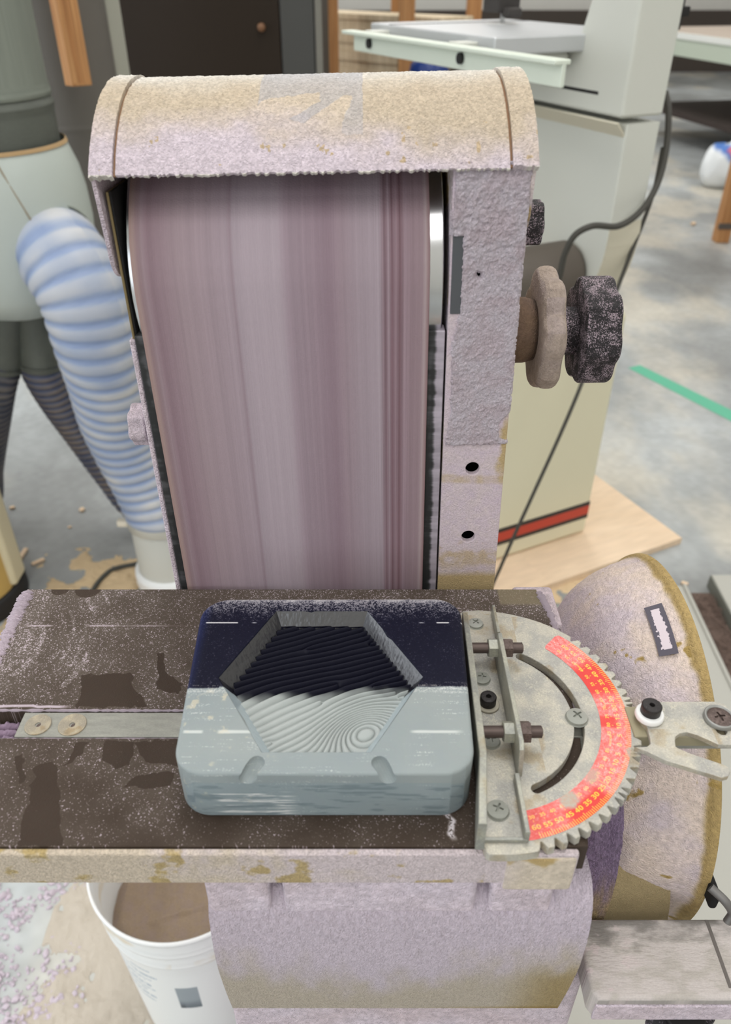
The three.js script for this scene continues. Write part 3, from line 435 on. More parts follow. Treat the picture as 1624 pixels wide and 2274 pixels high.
const blockTex = tex(1408, 1280, (u, v) => {
  const x = -0.13 + u * 0.22, z = -0.385 + v * 0.2, n = fbm(u * 30, v * 30, 403, 5), f = vn(u * 520, v * 480, 405), f2 = vn(u * 260, v * 300, 407), st = fbm(u * 14, v * 240, 409, 4), big = fbm(u * 7, v * 7, 411, 4);
  const s = split(x, z), k = sst(s - 0.0006, s + 0.0006, z);
  let dark = [15, 16, 34], pale = mix3([136, 146, 149], [153, 159, 157], big);
  const back = sst(-0.322, -0.345, z);
  dark = mix3(dark, [146, 142, 148], clamp(sst(0.62, 0.86, 0.5 * f + 0.3 * f2 + 0.2 * n + back * 0.26) * (0.35 + 0.6 * back)));
  dark = mix3(dark, [196, 192, 194], 0.85 * sst(-0.341, -0.348, z + (n - 0.5) * 0.008));
  dark = mix3(dark, [34, 46, 108], 0.5 * sst(-0.086, -0.094, x));
  dark = mix3(dark, [206, 204, 204], sst(0.0007, 0.0002, Math.abs(z + 0.3262)) * sst(0.45, 0.6, vn(x * 160, 2, 413)));
  dark = mix3(dark, [150, 146, 140], 0.7 * sst(s - 0.005, s - 0.0005, z) * sst(0.52, 0.68, st * 0.6 + f * 0.4));
  pale = mix3(pale, [206, 210, 206], 0.8 * sst(0.0013, 0.0003, Math.abs(z + 0.2497 + (st - 0.5) * 0.001)) * sst(0.3, 0.5, vn(x * 120, 4, 415)));
  pale = mix3(pale, [214, 200, 172], 0.55 * sst(0.6, 0.75, n) * sst(0.5, 0.65, fbm(u * 60, v * 60, 417, 3)) * sst(-0.03, -0.06, x));
  pale = mix3(pale, [218, 220, 218], 0.6 * sst(0.66, 0.8, st * 0.65 + f * 0.35) * sst(0.45, 0.6, fbm(u * 9, v * 12, 419, 3)));
  if (z > -0.219) { pale = mix3([130, 146, 153], pale, 0.6); pale = mix3(pale, [220, 220, 218], 0.8 * sst(0.52, 0.64, st) * sst(-0.078, -0.07, x) * sst(-0.03, -0.04, x) * sst(-0.214, -0.211, z)); pale = mix3(pale, [98, 112, 118], 0.5 * sst(0.56, 0.7, fbm(u * 16, v * 120, 421, 4))); }
  pale = mix3(pale, [222, 222, 218], 0.5 * sst(s + 0.006, s + 0.001, z) * sst(0.45, 0.6, st * 0.5 + f * 0.5));
  return mix3(dark, pale, k);
});
const BLK = thing('casting_block', 'rounded resin mold block, half navy half pale grey, with a hexagonal wood-grain recess', 'mold block', [-0.02, 0.905, -0.285]);
const kp = (name, g, m, parent = BLK, label) => part(name, g.translate(0.02, -0.905, 0.285), m, parent, label);
const blockUV = (g) => { const p = g.attributes.position, n = g.attributes.normal, uv = new Float32Array(p.count * 2); for (let i = 0; i < p.count; i++) { const d = BY - p.getY(i), nx = n.getX(i), nz = n.getZ(i), l = Math.hypot(nx, nz), s = l > 0.3 ? 1 / l : 0; uv[2 * i] = (p.getX(i) + nx * s * d + 0.13) / 0.22; uv[2 * i + 1] = (p.getZ(i) + nz * s * d + 0.385) / 0.2; } g.setAttribute('uv', new THREE.BufferAttribute(uv, 2)); return g; };
{
  const body = slab(roundPoly([[-0.0890, -0.2255], [0.0506, -0.2255], [0.0552, -0.3470], [-0.0945, -0.3465]], [0.015, 0.015, 0.016, 0.017]), 0.9052, BY - 0.9052, 0.0016, [], 4);
  const well = loft(inner, 0.9250, outer, BY + 0.0085);
  const notch = (x, z, turn) => { const g = new THREE.CapsuleGeometry(0.0039, 0.0085, 8, 20); g.rotateX(R(112)); g.rotateY(R(turn)); g.translate(x, BY - 0.0016, z); return g; };
  const solid = toCreasedNormals(cut(body, [well, notch(-0.0525, -0.2283, -30), notch(0.0085, -0.2283, 30)]), R(32));
  kp('block_body', blockUV(solid), phys({ map: blockTex, roughness: 0.5, specularIntensity: 0.3, bumpMap: rep(grainTex, 3), bumpScale: 0.0001 }));
  const wall = []; for (let i = 0; i < 6; i++) { const lo = grow(-0.0065 * (BY - 0.9255) / (BY - FLOOR_Y)), hi = grow(-0.0004), A = lo[i], B = lo[(i + 1) % 6], C = hi[i], D = hi[(i + 1) % 6]; const g = new THREE.BufferGeometry(), y0 = 0.9255, y1 = BY - 0.0004; g.setAttribute('position', new THREE.Float32BufferAttribute([A[0], y0, A[1], C[0], y1, C[1], D[0], y1, D[1], A[0], y0, A[1], D[0], y1, D[1], B[0], y0, B[1]], 3)); g.computeVertexNormals(); wall.push(planar(g, (x, y, z) => [(x + 0.13) / 0.22, (z + 0.385) / 0.2])); }
  const wallTex = tex(704, 640, (u, v) => { const x = -0.13 + u * 0.22, z = -0.385 + v * 0.2; return z < split(x, z) ? [22, 22, 30] : [168, 182, 187]; });
  kp('recess_wall', join(wall), phys({ map: wallTex, roughness: 0.24, ior: 2.1, side: THREE.DoubleSide, bumpMap: rep(grainTex, 3), bumpScale: 0.00015 }));
  // wood-grain floor of the recess: ridges that bend round a knot and fork here and there
  const r = rng(431), forks = []; for (let i = 0; i < 14; i++) forks.push([mix(-0.07, 0.024, r()), mix(-0.33, -0.24, r()), r() < 0.5 ? -1 : 1]);
  const T = 0.0035, kx = -0.0005, kz = -0.2585, nx = 330, nz = 330, P = [], C = [], U = [], I = [];
  const height = (x, z) => {
    const w = fbm(x * 30, z * 30, 433, 3) - 0.5, q = sst(-0.29, -0.25, z) * sst(0.0, -0.03, x), dx = x - kx, dz = z - kz;
    let f = z * (0.90 + 0.04 * w) + x * (0.36 + 0.17 * q) + w * 0.011;
    f += 0.027 * Math.exp(-(dx * dx * 0.8 + dz * dz * 1.15 + 0.5 * dx * dz) / (0.0135 * 0.0135));
    for (const [a, b, s] of forks) f += s * T / (2 * PI) * Math.atan2(z - b, x - a);
    const t = f / T - Math.floor(f / T), d = sst(-0.27, -0.282, z), wide = Math.pow(Math.sin(PI * t), mix(0.4, 0.8, d)), lean = clamp(1 - Math.abs(2 * Math.pow(t, 0.75) - 1) * 1.05);
    return 0.9264 + mix(0.0026, 0.0040, d) * mix(wide, 0.6 * lean + 0.4 * wide, d) + 0.0008 * (fbm(x * 60, z * 60, 435, 2) - 0.5);
  };
  const edgeX = (z, right) => { const xs = []; for (let i = 0; i < 6; i++) { const a = bottom[i], b = bottom[(i + 1) % 6]; if ((a[1] - z) * (b[1] - z) <= 0 && a[1] !== b[1]) xs.push(a[0] + (b[0] - a[0]) * (z - a[1]) / (b[1] - a[1])); } return right ? Math.max(...xs) : Math.min(...xs); };
  for (let j = 0; j <= nz; j++) { const z = mix(Math.min(...bottom.map((q) => q[1])) + 1e-5, Math.max(...bottom.map((q) => q[1])) - 1e-5, j / nz), a = edgeX(z, false), b = edgeX(z, true); for (let i = 0; i <= nx; i++) { const x = mix(a, b, i / nx), k = sst(-0.2805 - 0.003, -0.2805 + 0.003, z + 0.06 * (x + 0.02) + 0.008 * (fbm(x * 90, z * 90, 437, 2) - 0.5)), c = new THREE.Color().setRGB(...mix3([0.006, 0.0062, 0.015], [0.40, 0.43, 0.42], k)); P.push(x, height(x, z), z); C.push(c.r, c.g, c.b); U.push((x + 0.13) / 0.22, (z + 0.385) / 0.2); } }
  for (let j = 0; j < nz; j++) for (let i = 0; i < nx; i++) { const a = j * (nx + 1) + i; I.push(a, a + nx + 1, a + nx + 2, a, a + nx + 2, a + 1); }
  const g = new THREE.BufferGeometry(); g.setAttribute('position', new THREE.Float32BufferAttribute(P, 3)); g.setAttribute('uv', new THREE.Float32BufferAttribute(U, 2)); g.setAttribute('color', new THREE.Float32BufferAttribute(C, 3)); g.setIndex(I); g.computeVertexNormals();
  kp('ridged_floor', g, phys({ vertexColors: true, roughness: 0.5, specularIntensity: 0.3 }), BLK, 'wood-grain ridges with a knot, navy at the back and pale at the front');
}

// ---------- the mitre gauge ----------
const GC = [0.062, -0.2865], GT = 0.911;
const G = thing('miter_gauge', 'grey metal miter gauge with toothed half-round head and red angle scale beside the block', 'miter gauge', [0.062, 0.905, -0.2865]);
const gp = (name, g, m, parent = G, label) => part(name, g.translate(-0.062, -0.905, 0.2865), m, parent, label);
const zincTex = tex(512, 512, (u, v) => { const n = fbm(u * 8, v * 8, 501, 5, 8), m = fbm(u * 30, v * 30, 503, 3, 30), f = vn(u * 170, v * 170, 505, 170); let c = mix3([165, 163, 157], [189, 184, 171], sst(0.3, 0.7, n)); c = mix3(c, [200, 195, 176], 0.5 * sst(0.58, 0.75, m * 0.6 + f * 0.4)); c = mix3(c, [150, 124, 84], 0.35 * sst(0.66, 0.8, fbm(u * 6 + 9, v * 6, 507, 5))); return mul3(c, 0.94 + 0.1 * f); });
const M_zinc = std({ map: rep(zincTex, 1 / 0.09), metalness: 0.25, roughness: 0.52, bumpMap: rep(wormTex, 1 / 0.05), bumpScale: 0.00015 });
const M_plate = std({ map: rep(zincTex, 1 / 0.12), color: hex(228, 232, 230), metalness: 0.35, roughness: 0.42, bumpMap: rep(grainTex, 1 / 0.05), bumpScale: 0.0001 });
const M_screw = std({ color: hex(176, 178, 170), metalness: 0.7, roughness: 0.33, bumpMap: rep(grainTex, 1 / 0.02), bumpScale: 0.00006 });
const M_rust = std({ map: rep(tex(256, 256, (u, v) => mix3([70, 58, 54], [128, 112, 106], fbm(u * 20, v * 20, 511, 4, 20))), 1 / 0.02), metalness: 0.4, roughness: 0.6 });
const M_blackox = std({ color: hex(44, 40, 40), metalness: 0.3, roughness: 0.5, bumpMap: rep(wormTex, 1 / 0.04), bumpScale: 0.0002 });
{
  const at = (a, r) => new THREE.Vector2(GC[0] + r * Math.cos(R(a)), -GC[1] + r * Math.sin(R(a)));
  const valleys = [41.1, 36.3, 31.3, 25.9, 21.1, 16.1, 11.6, 7.0, 4.4, 2.3, -3.5, -7.9, -12.7, -17.6, -22.8, -27.8, -33.1, -37.7, -40.2, -42.9, -47.7, -52.5, -57.5, -62.2, -66.8, -71.5, -76.6];
  const s = new THREE.Shape(); s.moveTo(0.0590, 0.3635); s.lineTo(0.0608, 0.3655);
  for (let a = 84; a >= 46; a -= 3) { const p = at(a, mix(0.0803, 0.0826, sst(84, 46, a))); s.lineTo(p.x, p.y); }
  const rv = 0.0800, rt = 0.0838;
  valleys.forEach((v, i) => { const up = i ? (valleys[i - 1] - v) : 5, dn = i < valleys.length - 1 ? v - valleys[i + 1] : 5, a = Math.min(1.5, up * 0.32), b = Math.min(1.5, dn * 0.32); for (const p of [at(v + a, rt - (i ? 0 : 0.0008)), at(v + 0.25, rv), at(v - 0.25, rv), at(v - b, rt)]) s.lineTo(p.x, p.y); });
  for (let a = -79; a >= -94; a -= 3) { const p = at(a, 0.0843); s.lineTo(p.x, p.y); }
  s.lineTo(0.0548, 0.2035); s.lineTo(0.0541, 0.2062); s.closePath();
  const h = new THREE.Path(), c0 = [0.0628, -0.2834], q = (a, r) => [c0[0] + r * Math.cos(R(a)), -c0[1] + r * Math.sin(R(a))];
  const A0 = -66, A1 = 57.5, ro = 0.0534, ri = 0.0482, e = (a, n) => { const m = q(a, (ro + ri) / 2), k = []; for (let i = 1; i < 8; i++) { const t = (n > 0 ? a : a + 180) + 180 * i / 8; k.push([m[0] + (ro - ri) / 2 * Math.cos(R(t)), m[1] + (ro - ri) / 2 * Math.sin(R(t))]); } return k; };
  const L = []; for (let a = A0; a <= A1; a += 2.5) L.push(q(a, ro)); L.push(...e(A1, 1)); for (let a = A1; a >= A0; a -= 2.5) L.push(q(a, ri)); L.push(...e(A0, -1));
  h.setFromPoints(L.map((p) => new THREE.Vector2(...p))); s.holes.push(h);
  gp('protractor_head', metric(slab(s, 0.9052, GT - 0.9052, 0.0005)), M_zinc, G, 'toothed half-round cast plate with a curved slot');
  // red scale sticker with yellow figures
  const W = 2048, H = 256, cv = document.createElement('canvas'); cv.width = W; cv.height = H; const x = cv.getContext('2d'), S0 = -81.5, S1 = 47.5, RI = 0.0634, RO = 0.0786;
  const X = (a) => (a - S0) / (S1 - S0) * W, Y = (r) => (r - RI) / (RO - RI) * H;
  x.fillStyle = 'rgb(216,54,48)'; x.fillRect(0, 0, W, H);
  x.strokeStyle = x.fillStyle = 'rgb(250,196,60)'; x.textAlign = 'center'; x.textBaseline = 'middle';
  const deg = (n) => -18.8 + n * (n > 0 ? 0.983 : 0.953);
  for (let n = -60; n <= 60; n++) { x.lineWidth = 4.6; x.beginPath(); x.moveTo(X(deg(n)), Y(n % 5 ? 0.0761 : 0.0753)); x.lineTo(X(deg(n)), H); x.stroke(); }
  const put = (t, a, r, px, sx = 1) => { x.save(); x.translate(X(a), Y(r)); x.scale(sx, 1); x.font = `bold ${px}px sans-serif`; x.fillText(t, 0, 0); x.restore(); };
  for (let n = -60; n <= 60; n += 5) { const a = Math.abs(n); put(String(a), deg(n), 0.0727, 58, 0.92); if (a >= 5) { put(String(90 - a), deg(n), 0.0674, 42, 0.9); x.lineWidth = 4; x.beginPath(); x.moveTo(X(deg(n)), Y(0.0690)); x.lineTo(X(deg(n)), Y(0.0700)); x.stroke(); } }
  for (const n of [22.5, -22.5]) { put('22.5', deg(n), 0.0682, 24, 0.9); x.lineWidth = 4; x.beginPath(); x.moveTo(X(deg(n)), Y(0.0692)); x.lineTo(X(deg(n)), Y(0.0755)); x.stroke(); }
  put('ANGULAR', deg(1), 0.0682, 26, 0.8); put('DEGREES', deg(47), 0.0680, 26, 0.8);
  const img = x.getImageData(0, 0, W, H).data;
  const scaleTex = tex(W, H, (u, v) => { const i = Math.floor(u * W), j = Math.floor((1 - v) * H), k = (j * W + i) * 4, a = mix(S0, S1, u), rr = mix(RI, RO, 1 - v);
    let c = [img[k], img[k + 1], img[k + 2]]; const n = fbm(u * 120, v * 15, 521, 4), f = vn(u * 900, v * 110, 523);
    const clean = Math.max(sst(6, 12, a) * sst(32, 24, a) * 0.95, sst(-66, -60, a) * sst(-41, -46, a) * sst(0.068, 0.072, rr), 0.8 * sst(-11, -9.5, a) * sst(-3, -5, a) * sst(0.074, 0.07, rr));
    c = mix3(c, [242, 188, 184], clamp((0.30 + 0.55 * (n - 0.35) + 0.3 * sst(0.55, 0.85, f)) * (1 - clean) * (1.2 - 0.5 * sst(-60, -72, a))));
    c = mix3(c, [238, 230, 224], 0.8 * sst(0.72, 0.86, f * 0.6 + n * 0.4) * (1 - clean));
    const tear = sst(0.006, 0.003, Math.hypot((a + 57) * 0.0011, rr - 0.0665) + 0.003 * (n - 0.5)) + 0.7 * sst(0.0045, 0.002, Math.hypot((a + 40) * 0.0008, rr - 0.0655) + 0.004 * (n - 0.5)) + sst(0.0025, 0.001, Math.hypot((a + 21) * 0.0009, rr - 0.0782) + 0.002 * (n - 0.5));
    return mix3(c, mix3([176, 176, 166], [188, 150, 130], n), clamp(tear)); });
  const P = [], U = [], I = [], na = 200, nr = 6; for (let i = 0; i <= na; i++) { const a = mix(S0, S1, i / na), d = Math.min(a - S0, S1 - a) * 0.00125, cr = 0.0024, in_ = d < cr ? cr - Math.sqrt(Math.max(0, cr * cr - (cr - d) * (cr - d))) : 0; for (let k = 0; k <= nr; k++) { const rr = mix(RI + in_, RO - in_, k / nr); P.push(GC[0] + rr * Math.cos(R(a)), GT + 0.00012, GC[1] - rr * Math.sin(R(a))); U.push(i / na, 1 - (rr - RI) / (RO - RI)); } }
  for (let i = 0; i < na; i++) for (let k = 0; k < nr; k++) { const b = i * (nr + 1) + k; I.push(b, b + 1, b + nr + 2, b, b + nr + 2, b + nr + 1); }
  const g = new THREE.BufferGeometry(); g.setAttribute('position', new THREE.Float32BufferAttribute(P, 3)); g.setAttribute('uv', new THREE.Float32BufferAttribute(U, 2)); g.setIndex(I); g.computeVertexNormals();
  gp('angle_scale', g, std({ map: scaleTex, roughness: 0.5, side: THREE.DoubleSide }), G, 'dusty red scale sticker with yellow degree figures');
}
gp('slide_bar', metric(rbox(-0.1868, 0.235, 0.8947, 0.9047, -0.2900, -0.2733, 0.0006)), std({ map: rep(tex(256, 256, (u, v) => mul3(mix3([138, 138, 131], [164, 163, 154], fbm(u * 6, v * 30, 531, 4, 6)), 0.95 + 0.08 * vn(u * 90, v * 200, 533, 90))), 1 / 0.06), metalness: 0.35, roughness: 0.5 }), G, 'flat steel bar lying in the table slot');
const panHead = (() => { const head = latheY([[0.0001, 0], [0.0044, 0], [0.0047, 0.0005], [0.0044, 0.0014], [0.0032, 0.0022], [0.0016, 0.0026], [0.0001, 0.0027]], 40); const bar = (a) => { const g = rbox(-0.0023, 0.0023, 0.0014, 0.004, -0.00045, 0.00045, 0.0001, 1); g.rotateY(a); return g; }; return toCreasedNormals(cut(head, [bar(0.5), bar(0.5 + PI / 2)]), R(35)); })();
function screw(x, y, z, k, turn, parent = G, name = 'screw') { const m = part(name, panHead, M_screw, parent); m.position.set(x - GC[0], y - 0.905, z - GC[1]); m.scale.setScalar(k); m.rotation.y = turn; const w = part('washer', WASH, M_screw, m); w.position.y = -0.0003; return m; }
const WASH = latheY([[0.003, 0], [0.0049, 0], [0.0050, 0.0003], [0.0049, 0.0006], [0.003, 0.0006]], 32);
const disc = (r, h) => latheY([[0.0001, 0], [r, 0], [r, h * 0.7], [r * 0.93, h], [0.0001, h]], 40);
for (const [x, r, k] of [[-0.1765, 0.0067, 0.0011], [-0.1580, 0.0072, 0.0014]]) { const w = gp('guide_washer', metric(latheY([[0.0015, 0.0003], [0.0019, 0.0006], [r, 0.0009], [r + 0.0003, 0.0004], [r + 0.0002, 0]], 40).translate(x, 0.9047, -0.2812)), std({ map: rep(zincTex, 20), color: hex(236, 226, 210), metalness: 0.2, roughness: 0.6, side: THREE.DoubleSide }), G, 'round plate washer on the bar'); gp('center_pin', metric(disc(0.0016, 0.0003).translate(x + 0.001, 0.9047, -0.2806)), M_rust, w); }
{ // angle bracket, fence and flanges
  const fence = gp('fence', metric(slab([[0.0566, -0.3424], [0.0598, -0.3424], [0.0583, -0.243], [0.0536, -0.2045], [0.0496, -0.2045], [0.0545, -0.243]], GT, 0.0200, 0.0005)), M_plate, G, 'bent upright steel fence strip');
  const base = gp('bracket', metric(slab([[0.0580, -0.3615], [0.0790, -0.3615], [0.0790, -0.33], [0.0765, -0.322], [0.0745, -0.243], [0.0742, -0.2085], [0.0525, -0.2085], [0.0555, -0.245]], GT, 0.0014, 0.0003)), M_zinc, G, 'dusty channel plate screwed on the head');
  gp('flange_tab', metric(slab([[0.0775, -0.3615], [0.0793, -0.3615], [0.0793, -0.338], [0.0775, -0.338]], GT, 0.0085, 0.0004)), M_plate, base);
  gp('flange_tab', metric(slab([[0.0725, -0.2405], [0.0748, -0.2405], [0.0748, -0.2085], [0.0725, -0.2085]], GT, 0.0075, 0.0004)), M_plate, base);
  gp('end_flange', metric(slab([[0.0525, -0.2098], [0.0742, -0.2098], [0.0742, -0.2080], [0.0525, -0.2080]], GT, 0.0022, 0.0003)), M_plate, base);
  const s = new THREE.Shape([[-0.3255, 0.9112], [-0.2435, 0.9112], [-0.2415, 0.914], [-0.2455, 0.929], [-0.249, 0.9318], [-0.3240, 0.9318], [-0.3255, 0.930]].map((q) => new THREE.Vector2(...q)));
  s.holes.push(hole(-0.3205, 0.9235, 0.0034), hole(-0.2612, 0.9235, 0.0034));
  const g = new THREE.ExtrudeGeometry(s, { depth: 0.0016, bevelEnabled: true, bevelSize: 0.0004, bevelThickness: 0.0004, bevelOffset: -0.0004, bevelSegments: 2 }); g.rotateY(-PI / 2); g.translate(0.0766, 0, 0);
  gp('upright_flange', metric(g), M_plate, G, 'upright plate holding two bolts');
}
for (const z of [-0.3205, -0.2612]) {
  const th = [[0.0001, 0.0585]]; for (let x = 0.0585; x < 0.0888; x += 0.00045) { th.push([0.0032, x], [0.00255, x + 0.00022]); } th.push([0.0022, 0.0892], [0.0001, 0.0892]);
  const b = gp('bolt', metric(latheX(th, 24).translate(0, 0.9235, z)), M_rust, G, 'threaded rusty bolt through the upright plate');
  const nut = (x0, x1, r, mat) => { const sh = new THREE.Shape(); for (let i = 0; i < 6; i++) { const a = R(60 * i + 20); i ? sh.lineTo(r * Math.cos(a), r * Math.sin(a)) : sh.moveTo(r * Math.cos(a), r * Math.sin(a)); } sh.closePath(); sh.holes.push(hole(0, 0, 0.0026)); const q = new THREE.ExtrudeGeometry(sh, { depth: x1 - x0 - 0.0008, bevelEnabled: true, bevelSize: 0.0004, bevelThickness: 0.0004, bevelOffset: -0.0004 }); q.rotateY(PI / 2); q.translate(x0 + 0.0004, 0.9235, z); gp('nut', metric(q), mat, b); };
  nut(0.0693, 0.0748, 0.0056, M_plate); nut(0.0772, 0.0830, 0.0056, M_rust);
}
screw(0.0668, 0.9125, -0.3517, 0.98, 0.3); screw(0.0652, 0.9125, -0.3070, 1.0, 0.9); screw(0.0646, 0.9125, -0.2640, 1.02, 1.2); screw(0.0625, 0.9125, -0.2235, 1.15, 0.6);
screw(0.1127, GT, -0.2805, 1.25, 0.1, G, 'slot_screw');
const capGeo = (r, h, hr) => latheY([[0.0001, h * 0.45], [hr, h * 0.45], [hr, h * 0.96], [hr * 1.2, h], [r * 0.88, h], [r, h * 0.88], [r, 0], [0.0001, 0]], 40);
{ const w = gp('pivot_washer', metric(disc(0.0062, 0.0018).translate(0.0662, 0.9122, -0.2885)), std({ color: hex(170, 164, 148), roughness: 0.6 })); gp('cap_screw', metric(capGeo(0.0044, 0.0055, 0.0013).translate(0.0660, 0.9140, -0.2885)), M_blackox, w); }
{ // lever plate with its pointer at the scale
  const o = [[0.1500, -0.2885], [0.1883, -0.2887], [0.1930, -0.2868], [0.1948, -0.2825], [0.196, -0.2771], [0.1965, -0.2598], [0.1861, -0.2598], [0.1797, -0.2602], [0.1755, -0.2632], [0.1713, -0.2660], [0.1665, -0.2680], [0.1625, -0.2673], [0.1597, -0.2652], [0.1585, -0.2624], [0.1577, -0.2589], [0.1591, -0.2576], [0.1640, -0.2545], [0.1700, -0.2517], [0.1779, -0.2480], [0.1797, -0.2462], [0.1796, -0.2435], [0.1778, -0.2412], [0.1743, -0.2402], [0.1497, -0.2505], [0.1420, -0.2560], [0.1366, -0.2584], [0.1430, -0.2588], [0.1453, -0.2606], [0.1462, -0.2640], [0.1468, -0.2712], [0.1450, -0.2755], [0.1447, -0.2790], [0.1465, -0.2850]];
  const lv = gp('lever_plate', metric(slab(o, 0.9118, 0.0032, 0.0004, [[[0.1818, -0.2720], [0.1822, -0.2680], [0.1838, -0.2664], [0.1858, -0.2664], [0.1874, -0.2680], [0.1878, -0.2720]]])), M_zinc, G, 'forked plate with a sharp pointer at the scale');
  gp('lever_spacer', metric(rbox(0.140, 0.19, 0.9042, 0.9120, -0.2880, -0.2675, 0.0008)), std({ color: hex(150, 142, 116), roughness: 0.7 }));
  const w = gp('nylon_washer', metric(latheY([[0.0001, 0], [0.0070, 0], [0.0075, 0.0012], [0.0072, 0.0030], [0.0062, 0.0040], [0.0001, 0.0040]], 40).translate(0.1497, 0.9149, -0.2782)), std({ color: hex(232, 232, 230), roughness: 0.35 }), G, 'white nylon washer');
  gp('cap_screw', metric(capGeo(0.0052, 0.0055, 0.0013).translate(0.1497, 0.9188, -0.2782)), M_blackox, w, 'black socket head screw');
  const cs = gp('countersunk_screw', metric(toCreasedNormals(cut(latheY([[0.0001, 0], [0.0076, 0], [0.0078, 0.0012], [0.0066, 0.0018], [0.006, 0.0012], [0.0035, 0.0022], [0.0001, 0.0027]], 44), [0.2, 0.2 + PI / 2].map((a) => rbox(-0.003, 0.003, 0.0012, 0.005, -0.0006, 0.0006, 0.0001, 1).rotateY(a))), R(35)).translate(0.1862, 0.9150, -0.2765)), M_rust, G, 'big brown cross-head screw in a steel ring');
  gp('cup_ring', metric(latheY([[0.0064, 0.0018], [0.0072, 0.0030], [0.0080, 0.0022], [0.0082, 0.0004], [0.0078, 0]], 44).translate(0.1862, 0.9150, -0.2765)), std({ color: hex(150, 150, 146), metalness: 0.6, roughness: 0.45, side: THREE.DoubleSide }), cs);
}

// ---------- dust collection at the left ----------
const galvTex = tex(256, 256, (u, v) => mul3(mix3([150, 154, 150], [178, 182, 176], fbm(u * 5, v * 5, 601, 5, 5)), 0.97 + 0.05 * vn(u * 90, v * 90, 603, 90)));
const M_steel = M.steel, M_iron = M.iron, M_dark = M.dark;
const M_duct = std({ map: rep(galvTex, 2), color: hex(204, 208, 200), metalness: 0.15, roughness: 0.5 });
const M_ductdark = std({ map: rep(galvTex, 2), color: hex(150, 152, 146), metalness: 0.15, roughness: 0.5 });
{
  const t = thing('dust_duct', 'big grey sheet-metal dust duct with a rounded pale junction feeding ribbed hoses', 'duct', [-0.69, 0.60, -1.55]);
  part('riser_pipe', latheY([[0.1270, 0.455], [0.1310, 0.455], [0.1310, 0.463], [0.1280, 0.475], [0.1280, 3.58]], 64), M_duct, t);
  part('lower_pipe', latheY([[0.130, 0.36], [0.1300, 0.425], [0.1310, 0.435], [0.1330, 0.440], [0.1330, 0.444], [0.1270, 0.456]], 64), M_ductdark, t);
  part('rivet', latheY([[0.0001, 0.003], [0.004, 0.002], [0.005, 0]], 16).rotateX(PI / 2).translate(-0.02, 0.49, 0.127).rotateY(0.75), M_screw, t);
  const hub = part('junction', latheY([[0.06, 0.065], [0.11, 0.085], [0.140, 0.125], [0.157, 0.18], [0.1620, 0.24], [0.1600, 0.295], [0.1540, 0.335], [0.1450, 0.362], [0.1400, 0.376], [0.1380, 0.380]], 72), std({ color: hex(184, 192, 186), metalness: 0.05, roughness: 0.4 }), t, 'pale rounded junction');
  const curveLine = []; for (let k = 0; k <= 14; k++) { const y = mix(0.365, 0.20, k / 14), r = y > 0.24 ? mix(0.1628, 0.1455, Math.pow((y - 0.24) / 0.122, 1.9)) : mix(0.157, 0.1628, (y - 0.18) / 0.06), a = R(62 - 20 * k / 14); curveLine.push([r * Math.cos(a) + 0.0003, y, r * Math.sin(a) + 0.0003]); }
  part('weld_seam', tube(curveLine, 0.0015, 60, 6), std({ color: hex(150, 138, 118), roughness: 0.9 }), hub);
  part('top_dust', latheY([[0.1385, 0.3825], [0.1402, 0.3815], [0.1422, 0.3760]], 64), std({ color: hex(170, 142, 104), roughness: 1, side: THREE.DoubleSide }), hub);
  const outlet = (a, b, r, m, n) => { const A = new THREE.Vector3(...a), B = new THREE.Vector3(...b), g = latheY([[r, 0], [r, A.distanceTo(B)], [r * 1.05, A.distanceTo(B)], [r * 1.05, A.distanceTo(B) - 0.012]], 40); g.applyQuaternion(new THREE.Quaternion().setFromUnitVectors(new THREE.Vector3(0, 1, 0), B.clone().sub(A).normalize())); g.translate(...a); part(n, g, m, t); };
  outlet([0.012, 0.09, -0.02], [-0.016, -0.068, -0.034], 0.046, M_ductdark, 'outlet'); outlet([-0.035, 0.09, -0.01], [-0.094, -0.062, -0.016], 0.046, M_ductdark, 'outlet');
  outlet([0.03, 0.235, -0.01], [0.107, 0.206, 0.073], 0.085, M_duct, 'hose_collar');
}
